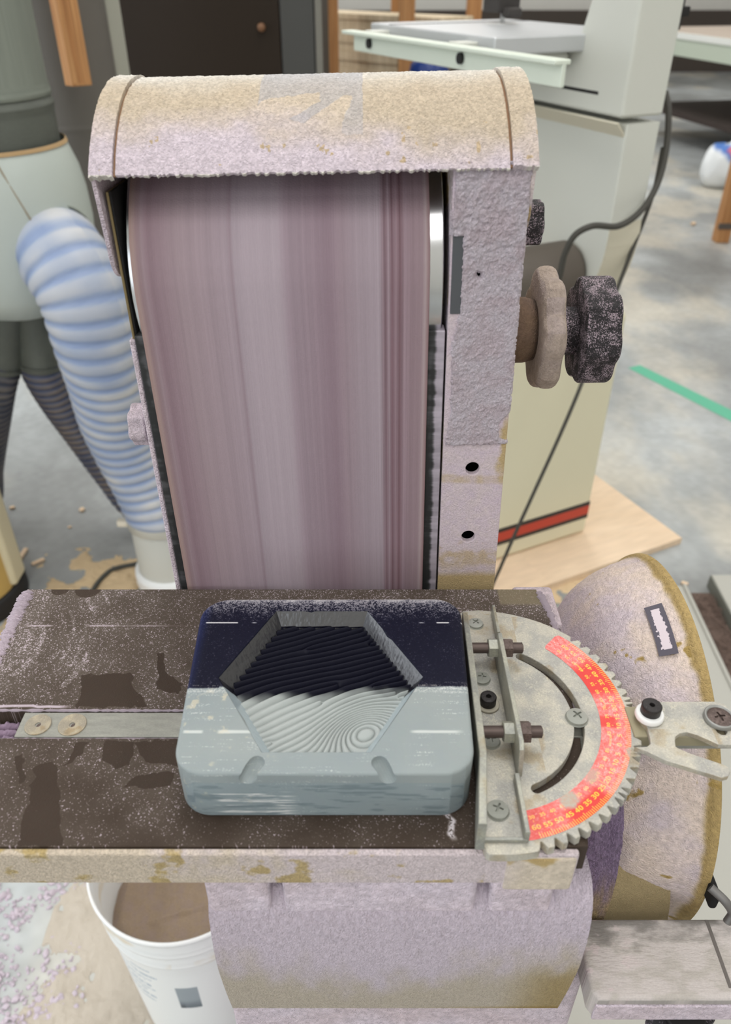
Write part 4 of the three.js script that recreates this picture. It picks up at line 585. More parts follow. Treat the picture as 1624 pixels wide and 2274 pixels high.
function hoseGeo(pts, r, pitch, depth, blue, dust, seed, per = 10, nr = 44) {
  const c = new THREE.CatmullRomCurve3(pts.map((p) => new THREE.Vector3(...p))), L = c.getLength(), n = Math.round(L / pitch * per), P = [], C = [], U = [], I = [], up = new THREE.Vector3(0, 1, 0);
  let N = null;
  for (let i = 0; i <= n; i++) {
    const t = i / n, p = c.getPointAt(t), T = c.getTangentAt(t);
    if (!N) N = new THREE.Vector3(0, 0, 1).cross(T).normalize(); N.addScaledVector(T, -N.dot(T)).normalize();
    const B = T.clone().cross(N);
    for (let k = 0; k <= nr; k++) {
      const a = 2 * PI * k / nr, ph = t * L / pitch + a / (2 * PI), f = ph - Math.floor(ph), bump = Math.pow(Math.sin(PI * f), 0.6), rr = r - depth + depth * bump;
      const d = N.clone().multiplyScalar(Math.cos(a)).addScaledVector(B, Math.sin(a)), n1 = fbm(t * 14, a * 1.2, seed, 3);
      P.push(p.x + d.x * rr, p.y + d.y * rr, p.z + d.z * rr); U.push(a, t * L);
      const k2 = clamp((f < 0.62 ? sst(0.12, 0.3, f) : sst(0.98, 0.7, f)) * 0.62 + (n1 - 0.45) * 0.9), cc = mix3(blue, dust, clamp(k2));
      const q = new THREE.Color().setRGB(cc[0] / 255, cc[1] / 255, cc[2] / 255, THREE.SRGBColorSpace); C.push(q.r, q.g, q.b);
    }
  }
  for (let i = 0; i < n; i++) for (let k = 0; k < nr; k++) { const a = i * (nr + 1) + k; I.push(a, a + 1, a + nr + 2, a, a + nr + 2, a + nr + 1); }
  const g = new THREE.BufferGeometry(); g.setAttribute('position', new THREE.Float32BufferAttribute(P, 3)); g.setAttribute('uv', new THREE.Float32BufferAttribute(U, 2)); g.setAttribute('color', new THREE.Float32BufferAttribute(C, 3)); g.setIndex(I); g.computeVertexNormals(); return g;
}
const M_hose = std({ vertexColors: true, roughness: 0.5, side: THREE.DoubleSide });
{ const o = [-0.475, 0, -1.5], sh = (g) => g.translate(0.475, 0, 1.5);
  const t = thing('flexible_hose', 'thick ribbed blue-white flexible hose curving from the pale junction down to the floor pipe', 'hose', o);
  part('ribbed_tube', sh(hoseGeo([[-0.597, 0.815, -1.495], [-0.560, 0.800, -1.455], [-0.524, 0.745, -1.424], [-0.515, 0.658, -1.422], [-0.517, 0.556, -1.449], [-0.524, 0.459, -1.479], [-0.517, 0.377, -1.500], [-0.497, 0.287, -1.508], [-0.477, 0.205, -1.502], [-0.475, 0.185, -1.5]], 0.083, 0.0285, 0.0055, [132, 149, 182], [200, 198, 195], 611)), M_hose, t);
  const cl = part('hose_clamp', latheY([[0.0795, 0.176], [0.0815, 0.176], [0.0815, 0.196], [0.0795, 0.196]], 56), std({ color: hex(196, 194, 184), metalness: 0.4, roughness: 0.5, side: THREE.DoubleSide }), t);
  part('clamp_screw', rbox(-0.098, -0.074, 0.179, 0.195, 0.02, 0.036, 0.003), std({ color: hex(222, 214, 196), roughness: 0.6 }), cl);
  const p = thing('floor_pipe', 'short pale grey pipe standing on the floor under the thick hose', 'pipe', o);
  part('pipe_body', latheY([[0.076, 0.03], [0.0760, 0.182], [0.072, 0.182], [0.072, 0.04]], 56), std({ color: hex(198, 199, 192), roughness: 0.55, side: THREE.DoubleSide }), p);
  part('pipe_flange', latheY([[0.078, 0], [0.086, 0.002], [0.0875, 0.012], [0.0855, 0.020], [0.0875, 0.028], [0.0865, 0.040], [0.0765, 0.045]], 56), std({ color: hex(228, 230, 230), roughness: 0.5, side: THREE.DoubleSide }), p); }
{ const t = thing('flexible_hose', 'thinner dark dusty ribbed hose hanging behind the thick blue-white hose', 'hose', [-0.7, 0, -1.65]);
  part('ribbed_tube', hoseGeo([[-0.705, 0.545, -1.583], [-0.706, 0.500, -1.596], [-0.698, 0.423, -1.624], [-0.675, 0.31, -1.662], [-0.637, 0.191, -1.682], [-0.592, 0.09, -1.69], [-0.52, 0.052, -1.69], [-0.42, 0.05, -1.70]], 0.049, 0.0185, 0.006, [66, 76, 104], [140, 124, 108], 613, 8, 32).translate(0.7, 0, 1.65), M_hose, t); }
{ const t = thing('flexible_hose', 'dark ribbed hose at the left edge of the picture, slanting away to the left', 'hose', [-0.85, 0, -1.56]);
  part('ribbed_tube', hoseGeo([[-0.783, 0.552, -1.566], [-0.806, 0.508, -1.562], [-0.87, 0.381, -1.60], [-0.94, 0.234, -1.64], [-1.0, 0.10, -1.68], [-1.09, 0.05, -1.70], [-1.2, 0.05, -1.70]], 0.049, 0.0185, 0.006, [60, 66, 84], [124, 118, 112], 615, 8, 32).translate(0.85, 0, 1.56), M_hose, t); }
alone('back_duct', latheY([[0.11, 0], [0.110, 0.9], [0.1125, 0.905], [0.1125, 0.915], [0.110, 0.92], [0.11, CEIL]], 40).translate(-0.74, 0, -2.24), std({ color: hex(98, 94, 88), roughness: 0.6 }), 'dark grey round pipe rising behind the big duct', 'duct');
const woodTex = tex(256, 512, (u, v) => { const w = fbm(u * 5, v * 2, 621, 3), g = vn(u * 46 + w * 9, v * 4, 623), k = fbm(u * 90, v * 8, 625, 2); return mul3(mix3([176, 122, 74], [206, 156, 104], g), 0.88 + 0.2 * k); });
const paleWoodTex = tex(256, 512, (u, v) => { const w = fbm(u * 5, v * 2, 631, 3), g = vn(u * 40 + w * 8, v * 3, 633), k = fbm(u * 90, v * 8, 635, 2); return mul3(mix3([204, 186, 154], [226, 210, 182], g), 0.9 + 0.14 * k); });
const M_wood = std({ map: rep(woodTex, 1 / 0.1, 1 / 0.6), roughness: 0.7 }), M_pale = std({ map: rep(paleWoodTex, 1 / 0.15, 1 / 0.8), roughness: 0.75 });
{ const t = thing('steel_post', 'tall grey steel angle post beside the dark cabinet', 'post', [-0.69, 0, -2.43]);
  const g = metric(join([rbox(-0.03, 0.03, 0, CEIL, 0.014, 0.02, 0.001), rbox(0.024, 0.03, 0, CEIL, -0.04, 0.02, 0.001)])).rotateY(R(-24)); part('angle_iron', g, std({ color: hex(168, 168, 156), roughness: 0.55, metalness: 0.2 }), t);
  const b = thing('wood_board', 'varnished orange-brown wooden board hanging beside the big grey duct', 'board', [-0.668, 1.02, -2.075]);
  part('board', metric(slab([[-0.030, 0.013], [-0.008, 0.030], [0.030, 0.006], [0.012, -0.022]], -0.006, 2.9, 0.002).rotateY(R(0))), M_wood, b); }
{ const t = thing('cabinet', 'tall dark brown glossy cabinet behind the sander hood', 'cabinet', [-0.53, 0, -3.45]);
  const M_cab = phys({ color: hex(46, 38, 31), roughness: 0.45, specularIntensity: 0.35 }), M_cabf = std({ color: hex(128, 126, 118), roughness: 0.5, metalness: 0.3 });
  part('carcass', rbox(-0.40, 0.38, 0, 2.3, -0.28, 0.236, 0.004), std({ color: hex(44, 40, 36), roughness: 0.6 }), t);
  part('door', rbox(-0.385, 0.232, 0.03, 2.27, 0.237, 0.258, 0.003), M_cab, t);
  part('door', rbox(0.236, 0.352, 0.03, 2.27, 0.237, 0.258, 0.003), std({ color: hex(70, 70, 68), roughness: 0.4 }), t);
  part('edge_frame', rbox(0.356, 0.379, 0, 2.3, 0.236, 0.268, 0.002), M_cabf, t);
  part('door_handle', latheY([[0.0001, 0], [0.012, 0.004], [0.014, 0.016], [0.01, 0.022], [0.0001, 0.023]], 24).rotateX(PI / 2).translate(0.17, 1.07, 0.258), std({ color: hex(120, 84, 56), roughness: 0.5 }), t); }

// ---------- lumber rack and what stands near it ----------
{ const t = thing('lumber_rack', 'wooden rack with square orange-brown posts holding pale planks', 'rack', [0, 0, -3.9]);
  for (const [x, z] of [[-0.150, -0.12], [0.165, 0.20], [0.15, -0.45], [0.47, -0.13]]) part('post', metric(rbox(x - 0.031, x + 0.031, 0, 2.1, z - 0.03, z + 0.03, 0.003)), M_wood, t);
  part('shelf_rail', metric(rbox(-0.3, 0.3, 0.70, 0.76, -0.02, 0.02, 0.003).rotateY(R(-45.4)).translate(0.05, 0, 0.0)), M_wood, t);
  part('shelf_rail', metric(rbox(-0.3, 0.3, 0.70, 0.76, -0.02, 0.02, 0.003).rotateY(R(-45.4)).translate(0.27, 0, -0.25)), M_wood, t); }
{ const r = rng(641); let y = 0.7605; const labels = ['lowest pale plank on the lumber rack', 'second pale plank from the bottom of the rack stack', 'third pale plank from the bottom of the rack stack', 'fourth pale plank from the bottom of the rack stack', 'fifth pale plank up in the rack stack', 'sixth pale plank up in the rack stack', 'seventh pale plank up in the rack stack', 'eighth pale plank up, just under the loose top pair', 'thin plank below the topmost plank of the rack', 'topmost pale plank on the lumber rack'];
  for (let i = 0; i < 10; i++) { const h = i < 8 ? 0.030 + 0.008 * r() : 0.022, w = 0.20 + 0.03 * r(), l = 0.84 + 0.06 * r(); const p = alone('plank', metric(rbox(-l / 2, l / 2, 0, h, -w / 2, w / 2, 0.002)), M_pale, labels[i], 'plank', 'planks stacked on the lumber rack'); p.position.set(0.075 + 0.006 * r(), y, -4.105 + 0.006 * r()); p.rotation.y = R(-45.4 + 0.6 * r()); y += h + 0.0004; } }
{ const t = thing('gas_cylinder', 'dark blue steel cylinder with a light blue label standing behind the bandsaw rail', 'gas cylinder', [0.243, 0, -3.42]);
  part('body', latheY([[0.0001, 0], [0.078, 0], [0.08, 0.01], [0.08, 0.90], [0.07, 0.94], [0.05, 0.955], [0.03, 0.965], [0.0001, 0.965]], 48), std({ color: hex(24, 52, 120), roughness: 0.4 }), t);
  const P = new THREE.CylinderGeometry(0.0805, 0.0805, 0.2, 24, 1, true, R(-5), R(62)).translate(0, 0.74, 0); part('label', P, std({ color: hex(74, 124, 200), roughness: 0.5, side: THREE.DoubleSide }), t);
  part('valve', latheY([[0.0001, 0.965], [0.02, 0.965], [0.02, 0.99], [0.012, 0.995], [0.012, 1.03], [0.0001, 1.03]], 24), M_steel, t); }
{ const t = thing('tool_chest', 'black tool chest half hidden under the bandsaw rail', 'chest', [0.50, 0, -3.42]);
  part('body', rbox(-0.16, 0.24, 0, 0.93, -0.2, 0.2, 0.008), std({ color: hex(34, 31, 32), roughness: 0.5 }), t);
  for (let i = 0; i < 4; i++) { const d = part('drawer', rbox(-0.15, 0.23, 0.06 + 0.21 * i, 0.25 + 0.21 * i, 0.2, 0.214, 0.003), std({ color: hex(42, 39, 40), roughness: 0.4 }), t); part('handle', rbox(-0.07, 0.15, 0.20 + 0.21 * i, 0.215 + 0.21 * i, 0.214, 0.228, 0.003), M_steel, d); } }

// ---------- bandsaw on its plywood base ----------
{
  const th = R(-64), O = [0.312, 0.02, -1.732];
  const plyTex = tex(256, 256, (u, v) => { const w = fbm(u * 4, v * 4, 703, 4, 4), g = vn(u * 30 + w * 6, v * 2, 705); return mul3(mix3([224, 198, 168], [236, 213, 186], 0.6 * w + 0.4 * g), 0.97 + 0.05 * vn(u * 120, v * 20, 707, 120)); });
  const board = alone('plywood_base', metric(slab([[-0.38, -0.42], [0.31, -0.42], [0.31, 0.36], [-0.38, 0.36]], 0, 0.02, 0.0015)), std({ map: rep(plyTex, 1 / 0.8), roughness: 0.75 }), 'square of plywood on the floor under the bandsaw', 'plywood');
  board.position.set(O[0], 0, O[2]); board.rotation.y = th;
  const t = thing('bandsaw', 'large cream bandsaw with grey steel table and a black cable looping down its side', 'bandsaw', O); t.rotation.y = th;
  const M_cream = std({ color: hex(222, 217, 190), roughness: 0.45, bumpMap: rep(grainTex, 1), bumpScale: 0.0002 }), M_grey = std({ color: hex(208, 209, 200), roughness: 0.45, bumpMap: rep(grainTex, 1), bumpScale: 0.0002 }), M_side = std({ color: hex(206, 200, 180), roughness: 0.5 });
  const BX = 0.18, BZ = -0.21;
  part('base_cabinet', rbox(-0.18, BX, 0, 0.60, BZ, 0.22, 0.014, 4), M_cream, t);
  for (const [a, b, c] of [[0.050, 0.062, [40, 36, 36]], [0.062, 0.089, [190, 62, 44]], [0.089, 0.101, [40, 36, 36]]]) part('stripe', rbox(BX - 0.002, BX + 0.0008, a, b, BZ + 0.006, 0.212, 0.0003, 1), std({ color: hex(...c), roughness: 0.45 }), t, 'red stripe edged in black');
  part('top_dust', rbox(-0.16, BX - 0.012, 0.598, 0.6035, BZ + 0.012, 0.1, 0.002), std({ color: hex(196, 164, 124), roughness: 1 }), t);
  // lower wheel housing: round below, straight above
  const wc = [0.02, 0.79], wr = 0.22, hs = new THREE.Shape(); hs.moveTo(wc[0] + wr, 0.99); for (let a = 0; a >= -180; a -= 6) hs.lineTo(wc[0] + wr * Math.cos(R(a)), wc[1] + wr * Math.sin(R(a))); hs.lineTo(wc[0] - wr, 0.99); hs.closePath();
  const hg = new THREE.ExtrudeGeometry(hs, { depth: 0.07, bevelEnabled: true, bevelSize: 0.004, bevelThickness: 0.004, bevelOffset: -0.004, bevelSegments: 3 }); hg.translate(0, 0, -0.13);
  part('wheel_housing', hg, M_grey, t);
  part('housing_rim', metric(join(Array.from({ length: 34 }, (_, i) => { const a = R(-184 + 5.7 * i); return new THREE.BoxGeometry(0.024, 0.004, 0.076).rotateZ(a + PI / 2).translate(wc[0] + wr * Math.cos(a) * 0.998, wc[1] + wr * Math.sin(a) * 0.998, -0.095); }))), M_side, t);
  const us = new THREE.Shape([[-0.205, 1.0], [-0.215, 1.01], [-0.215, 1.04], [0.02, 1.075], [0.09, 1.10], [0.122, 1.2], [0.122, 2.05], [0.240, 2.05], [0.240, 1.005], [0.235, 1.0]].map((q) => new THREE.Vector2(...q)));
  const ug = new THREE.ExtrudeGeometry(us, { depth: 0.085, bevelEnabled: true, bevelSize: 0.006, bevelThickness: 0.006, bevelOffset: -0.006, bevelSegments: 3 }); ug.translate(0, 0, -0.13);
  const col = part('column', ug, M_grey, t);
  part('slot', rbox(0.0, 0.17, 1.030, 1.036, -0.042, -0.0385, 0.001, 1), M_dark, col);
  part('ledge', rbox(-0.2, 0.236, -0.002, 0.002, -0.042, 0.006, 0.001).rotateX(-0.85).translate(0, 0.988, -0.041), M_side, col);
  part('bracket', slab([[-0.15, -0.045], [0.11, -0.045], [0.11, -0.12], [-0.15, -0.12]], 1.07, 0.02, 0.004), M_grey, col);
  // table with its slot, insert, rail and guide post
  const TY = 1.122, TX = [-0.37, 0.112], TZ = [-0.20, 0.155];
  const tb = part('table', rbox(TX[0], TX[1], TY - 0.028, TY, TZ[0], TZ[1], 0.004), std({ color: hex(206, 208, 210), metalness: 0.45, roughness: 0.4, bumpMap: rep(grainTex, 2), bumpScale: 0.0002 }), t);
  part('miter_slot', rbox(-0.29, -0.274, TY - 0.001, TY + 0.0006, TZ[0], TZ[1] - 0.003, 0.0003, 1), std({ color: hex(70, 70, 70), roughness: 0.6 }), tb);
  part('throat_insert', latheY([[0.0001, TY + 0.001], [0.034, TY + 0.001], [0.035, TY]], 40).translate(-0.215, 0, -0.08), std({ color: hex(240, 240, 238), roughness: 0.4 }), tb);
  part('trunnion', rbox(-0.30, 0.09, TY - 0.055, TY - 0.026, -0.03, 0.12, 0.012), M_grey, t);
  const rl = part('fence_rail', join([rbox(-0.36, 0.36, TY - 0.050, TY - 0.016, 0.192, 0.200, 0.002), rbox(-0.39, 0.36, TY - 0.020, TY - 0.013, 0.185, 0.215, 0.002)]), std({ color: hex(220, 228, 214), roughness: 0.45 }), t, 'pale mint angle rail along the table edge');
  for (const x of [-0.28, 0.08]) part('rail_bolt', new THREE.CylinderGeometry(0.009, 0.009, 0.006, 20).rotateX(PI / 2).translate(x, TY - 0.032, 0.203), M_dark, rl);
  for (const x of [-0.32, 0.02]) part('rail_bracket', rbox(x, x + 0.04, TY - 0.05, TY - 0.01, 0.15, 0.194, 0.003), M_grey, rl);
  const gpst = part('guide_post', rbox(-0.25, -0.22, TY + 0.035, 1.9, -0.105, -0.06, 0.004), std({ color: hex(176, 178, 176), metalness: 0.5, roughness: 0.4 }), t);
  part('blade_guide', join([rbox(-0.255, -0.195, TY + 0.02, TY + 0.05, -0.11, -0.055, 0.004), rbox(-0.20, -0.17, TY + 0.012, TY + 0.03, -0.10, -0.065, 0.006)]), M_iron, gpst);
  part('saw_blade', rbox(-0.2155, -0.2145, TY - 0.02, 1.9, -0.087, -0.075, 0.0002, 1), M_steel, t);
  part('cable_conduit', new THREE.CylinderGeometry(0.008, 0.008, 1.0, 14).translate(0.205, 1.63, -0.16), M_dark, t); part('conduit_clip', rbox(0.19, 0.22, 1.15, 1.165, -0.172, -0.125, 0.002), M_dark, t);
  part('motor', latheX([[0.0001, 0], [0.055, 0], [0.062, 0.01], [0.062, 0.16], [0.05, 0.18], [0.0001, 0.18]], 40).rotateY(-PI / 2).translate(0.14, 0.70, -0.056), std({ color: hex(92, 84, 76), roughness: 0.6 }), t);
  t.updateMatrixWorld(true);
  const inv = t.matrixWorld.clone().invert(), cable = (pts, r) => tube(pts.map((p) => new THREE.Vector3(...p).applyMatrix4(inv).toArray()), r, 120, 10), M_cable = std({ color: hex(62, 60, 54), roughness: 0.6 });
  part('power_cable', cable([[0.571, 1.045, -1.68], [0.574, 1.02, -1.655], [0.573, 0.955, -1.62], [0.557, 0.90, -1.585], [0.52, 0.862, -1.54], [0.47, 0.845, -1.50], [0.415, 0.85, -1.48], [0.388, 0.835, -1.48], [0.375, 0.80, -1.485], [0.372, 0.755, -1.49], [0.368, 0.715, -1.50], [0.355, 0.69, -1.52]], 0.006), M_cable, t);
  part('power_cord', cable([[0.573, 0.955, -1.64], [0.558, 0.88, -1.60], [0.52, 0.76, -1.56], [0.47, 0.62, -1.50], [0.44, 0.53, -1.466], [0.405, 0.43, -1.437], [0.36, 0.30, -1.41], [0.33, 0.2, -1.40], [0.31, 0.1, -1.41], [0.30, 0.026, -1.43]], 0.004), M_cable, t);
}

// ---------- the right side of the room ----------
{ const t = thing('workbench', 'far workbench with a white edged top and pale green apron', 'workbench', [3.46, 0, -7.2]); t.rotation.y = R(-78);
  part('bench_top', rbox(-1.0, 1.0, 0.78, 0.815, -0.95, 0.95, 0.003), std({ color: hex(186, 172, 158), roughness: 0.6 }), t);
  part('edge_band', rbox(-1.004, 1.004, 0.776, 0.819, 0.95, 0.956, 0.002), std({ color: hex(240, 242, 238), roughness: 0.4 }), t);
  part('apron', rbox(-0.97, 0.97, 0.66, 0.779, 0.92, 0.945, 0.003), std({ color: hex(196, 206, 190), roughness: 0.5 }), t);
  for (const [x, z] of [[-0.92, 0.88], [0.92, 0.88], [-0.92, -0.88], [0.92, -0.88]]) part('leg', rbox(x - 0.035, x + 0.035, 0, 0.78, z - 0.035, z + 0.035, 0.004), M_wood, t); 
  part('lower_shelf', rbox(-0.9, 0.9, 0.2, 0.24, -0.86, 0.8, 0.004), std({ color: hex(64, 54, 50), roughness: 0.8 }), t); }
{ const t = thing('wood_stand', 'orange-brown wooden stand on the far bench', 'stand', [3.20, 0.8152, -7.5]);
  for (const x of [-0.08, 0.08]) part('leg', metric(rbox(x - 0.025, x + 0.025, 0, 0.3, -0.04, 0.04, 0.004)), M_wood, t); part('shelf', metric(rbox(-0.105, 0.105, 0.09, 0.12, -0.06, 0.06, 0.003)), M_wood, t); part('shelf', metric(rbox(-0.105, 0.105, 0.30, 0.33, -0.06, 0.06, 0.003)), M_wood, t); }
{ const t = thing('red_vise', 'red bench vise near the edge of the far bench', 'vise', [2.98, 0.8152, -6.85]);
  const m = std({ color: hex(150, 40, 36), roughness: 0.45 }); part('body', rbox(-0.05, 0.12, 0.0, 0.05, -0.06, 0.06, 0.01), m, t); part('jaw', rbox(-0.05, -0.02, 0.05, 0.1, -0.06, 0.06, 0.006), m, t); part('jaw', rbox(0.02, 0.09, 0.05, 0.1, -0.06, 0.06, 0.006), m, t); part('screw', cylX(0.012, -0.14, -0.05, 16).translate(0, 0.05, 0), M_steel, t); }
{ const t = thing('trestle', 'wooden trestle whose near leg with a dark band stands at the right edge', 'trestle', [2.355, 0, -4.40]);
  for (const [x, z] of [[-0.40, 0], [0.5, 0], [-0.40, 0.7], [0.5, 0.7]]) part('leg', metric(rbox(x - 0.036, x + 0.036, 0, 0.78, z - 0.036, z + 0.036, 0.004).rotateY(0)), M_wood, t);
  part('foot_strap', metric(join([rbox(-0.445, 0.55, 0.075, 0.105, 0.030, 0.044, 0.003)])), std({ color: hex(92, 84, 78), roughness: 0.6 }), t); part('trestle_top', metric(rbox(-0.45, 0.56, 0.78, 0.82, -0.05, 0.75, 0.004)), M_wood, t); }
{ const g = mergeVertices(new THREE.IcosahedronGeometry(1, 5).deleteAttribute('normal').deleteAttribute('uv')), p = g.attributes.position, C = [], v = new THREE.Vector3(), c = new THREE.Color();
  for (let i = 0; i < p.count; i++) { v.fromBufferAttribute(p, i); const n = fbm(v.x * 2.2 + 9, v.y * 2.2 + v.z * 3.1 + 9, 651, 4), s = 0.78 + 0.5 * n; const wx = v.x * 0.17 * s, wy = Math.max(0, (v.y * 0.5 + 0.44) * 0.27 * s * (1 - 0.25 * v.x)), wz = v.z * 0.13 * s; p.setXYZ(i, wx + wy * 0.25, wy, wz); const band = v.y * 0.9 + v.x * 0.5; const q = band > 0.05 && band < 0.62 ? (v.z > 0.1 && band > 0.3 && v.x > -0.4 && v.x < 0.45 ? [214, 84, 84] : [76, 122, 196]) : [232, 236, 238]; c.setRGB(q[0] / 255, q[1] / 255, q[2] / 255, THREE.SRGBColorSpace); C.push(c.r, c.g, c.b); }
  g.setAttribute('color', new THREE.Float32BufferAttribute(C, 3)); g.computeVertexNormals();
  const m = alone('plastic_bag', g, std({ vertexColors: true, roughness: 0.35 }), 'crumpled white plastic bag with blue and red print on the floor', 'bag'); m.position.set(2.43, 0, -5.72); }
alone('floor_tape', metric(slab([[0.990, -2.735], [1.042, -2.760], [1.262, -2.366], [1.62, -1.75], [1.555, -1.73], [1.205, -2.334]], 0.0002, 0.0008, 0.0002)), std({ color: hex(92, 178, 146), roughness: 0.6 }), 'strip of green tape stuck to the floor', 'tape');
// sheet-steel plates on the floor by the sander
{ const m = std({ color: hex(176, 175, 167), roughness: 0.55, metalness: 0.1, bumpMap: rep(grainTex, 2), bumpScale: 0.0003 });
  const a = thing('steel_sheet', 'long pale grey steel sheet on the floor beside the sander', 'steel sheet', [0.55, 0, -0.95]);
  part('sheet', metric(slab([[0.0, -0.505], [0.222, -0.505], [0.205, 0.1], [0.19, 0.9], [-0.27, 0.9], [-0.27, -0.30]], 0.0002, 0.012, 0.002)), m, a); part('folded_edge', metric(slab([[0.217, -0.505], [0.225, -0.505], [0.208, 0.1], [0.193, 0.9], [0.185, 0.9], [0.2, 0.1]], 0.0002, 0.018, 0.002)), m, a);
  const b = thing('steel_sheet', 'second grey steel sheet with a dark raised edge, right of the dusty gap', 'steel sheet', [0.95, 0, -0.95]);
  part('sheet', metric(slab([[-0.115, -0.515], [0.5, -0.515], [0.5, 0.9], [-0.145, 0.9], [-0.13, 0.1]], 0.030, 0.008, 0.002)), m, b); part('folded_edge', metric(slab([[-0.118, -0.515], [-0.112, -0.515], [-0.127, 0.1], [-0.142, 0.9], [-0.148, 0.9], [-0.133, 0.1]], 0.0002, 0.036, 0.001)), std({ color: hex(110, 112, 104), roughness: 0.5 }), b);
  const r = rng(661), P = new THREE.BufferGeometry(), sg = tube([[-0.02, 0, 0], [0, 0.004, 0.004], [0.02, 0, -0.002]], 0.0006, 6, 4), im = new THREE.InstancedMesh(sg, std({ color: hex(128, 108, 98), roughness: 1 }), 500), mt = new THREE.Matrix4();
  for (let i = 0; i < 500; i++) { const z = mix(-1.42, -0.6, r()), x = mix(0.788, 0.83, r()) - (z + 1.45) * 0.03; mt.makeRotationFromEuler(new THREE.Euler(0.3 * r(), r() * 6.3, 0.3 * r())).setPosition(x, 0.003 + 0.012 * r(), z); im.setMatrixAt(i, mt); }
  im.name = 'dust_fibres'; im.userData = { label: 'brown dust fibres caught in the gap between the steel sheets', category: 'dust', kind: 'stuff' }; scene.add(im);
  alone('gap_dust', metric(slab([[0.770, -1.44], [0.838, -1.44], [0.82, -0.85], [0.805, -0.05], [0.74, -0.05], [0.756, -0.85]], 0.0002, 0.0015, 0.0003)), std({ color: hex(104, 88, 80), roughness: 1 }), 'dark dust bed between the two steel sheets', 'dust').userData.kind = 'stuff'; }

// ---------- bucket, floor dust, chips, and the ochre pedestal ----------
{ const t = thing('bucket', 'white plastic bucket half full of sawdust under the table', 'bucket', [-0.231, 0, -0.567]);
  const lt = tex(1024, 512, (u, v) => { const n = fbm(u * 30, v * 12, 671, 4), f = fbm(u * 12, v * 20, 673, 4); let c = [238, 240, 238]; c = mix3(c, [214, 190, 150], 0.5 * sst(0.62, 0.8, f) * sst(0.7, 0.9, v));
    for (const [y, a, b, h] of [[0.70, 0.86, 0.905, 0.005], [0.665, 0.81, 0.87, 0.005], [0.655, 0.86, 0.915, 0.008], [0.62, 0.80, 0.90, 0.005], [0.60, 0.81, 0.885, 0.005], [0.565, 0.80, 0.895, 0.010], [0.53, 0.815, 0.90, 0.005], [0.50, 0.80, 0.88, 0.005], [0.46, 0.80, 0.895, 0.008], [0.42, 0.81, 0.89, 0.006]]) if (Math.abs(v - y) < h && u - 0.045 > a && u - 0.045 < b && vn(u * 600, y * 50, 675) > 0.25) c = mix3(c, [150, 168, 184], 0.7);
    if ((u > 0.99 || u < 0.032) && v > 0.42 && v < 0.60) c = mix3([150, 160, 166], [80, 90, 98], sst(0.5, 0.42, v) * (0.5 + n));
    return c; });
  const wallP = [[0.096, 0.004], [0.1065, 0.22], [0.1085, 0.255], [0.1115, 0.257], [0.1118, 0.263], [0.1090, 0.266], [0.1100, 0.283], [0.1130, 0.285], [0.1133, 0.290], [0.1105, 0.293], [0.1120, 0.318], [0.1165, 0.320], [0.1170, 0.324], [0.1155, 0.327], [0.1130, 0.326], [0.1105, 0.30], [0.094, 0.006]];
  const g = latheY(wallP, 96), p = g.attributes.position, uv = g.attributes.uv; for (let i = 0; i < p.count; i++) uv.setY(i, p.getY(i) / 0.33);
  part('pail', g, std({ map: lt, roughness: 0.4, side: THREE.DoubleSide }), t); part('pail_bottom', disc(0.095, 0.004), std({ color: hex(236, 236, 232) }), t);
  const sd = new THREE.CircleGeometry(0.1095, 96, 0).rotateX(-PI / 2); const P = [], I = [], U = [], nr = 40, na = 96; for (let k = 0; k <= nr; k++) for (let a = 0; a <= na; a++) { const r = 0.1060 * k / nr, q = 2 * PI * a / na, x = r * Math.cos(q), z = r * Math.sin(q); P.push(x, 0.226 + 0.010 * (fbm(x * 22 + 5, z * 22 + 5, 677, 4) - 0.5) * 2 + 0.006 * x / 0.1 + 0.004 * sst(0.006, 0, Math.abs(z * 0.9 - 0.02 + x * 0.25)) * sst(-0.06, -0.04, x) * sst(0.06, 0.03, x) - 0.012 * sst(0.09, 0.109, r), z); U.push(x / 0.2, z / 0.2); }
  for (let k = 0; k < nr; k++) for (let a = 0; a < na; a++) { const q = k * (na + 1) + a; I.push(q, q + na + 2, q + na + 1, q, q + 1, q + na + 2); }
  const sg = new THREE.BufferGeometry(); sg.setAttribute('position', new THREE.Float32BufferAttribute(P, 3)); sg.setAttribute('uv', new THREE.Float32BufferAttribute(U, 2)); sg.setIndex(I); sg.computeVertexNormals();
  const s = alone('sawdust', sg, dusty(tanDust, 0.2, 0.0004, 0.06, { color: hex(214, 200, 186), side: THREE.DoubleSide }), 'brown sawdust filling the white bucket', 'sawdust'); s.userData.kind = 'stuff'; s.position.set(-0.231, 0, -0.567); }
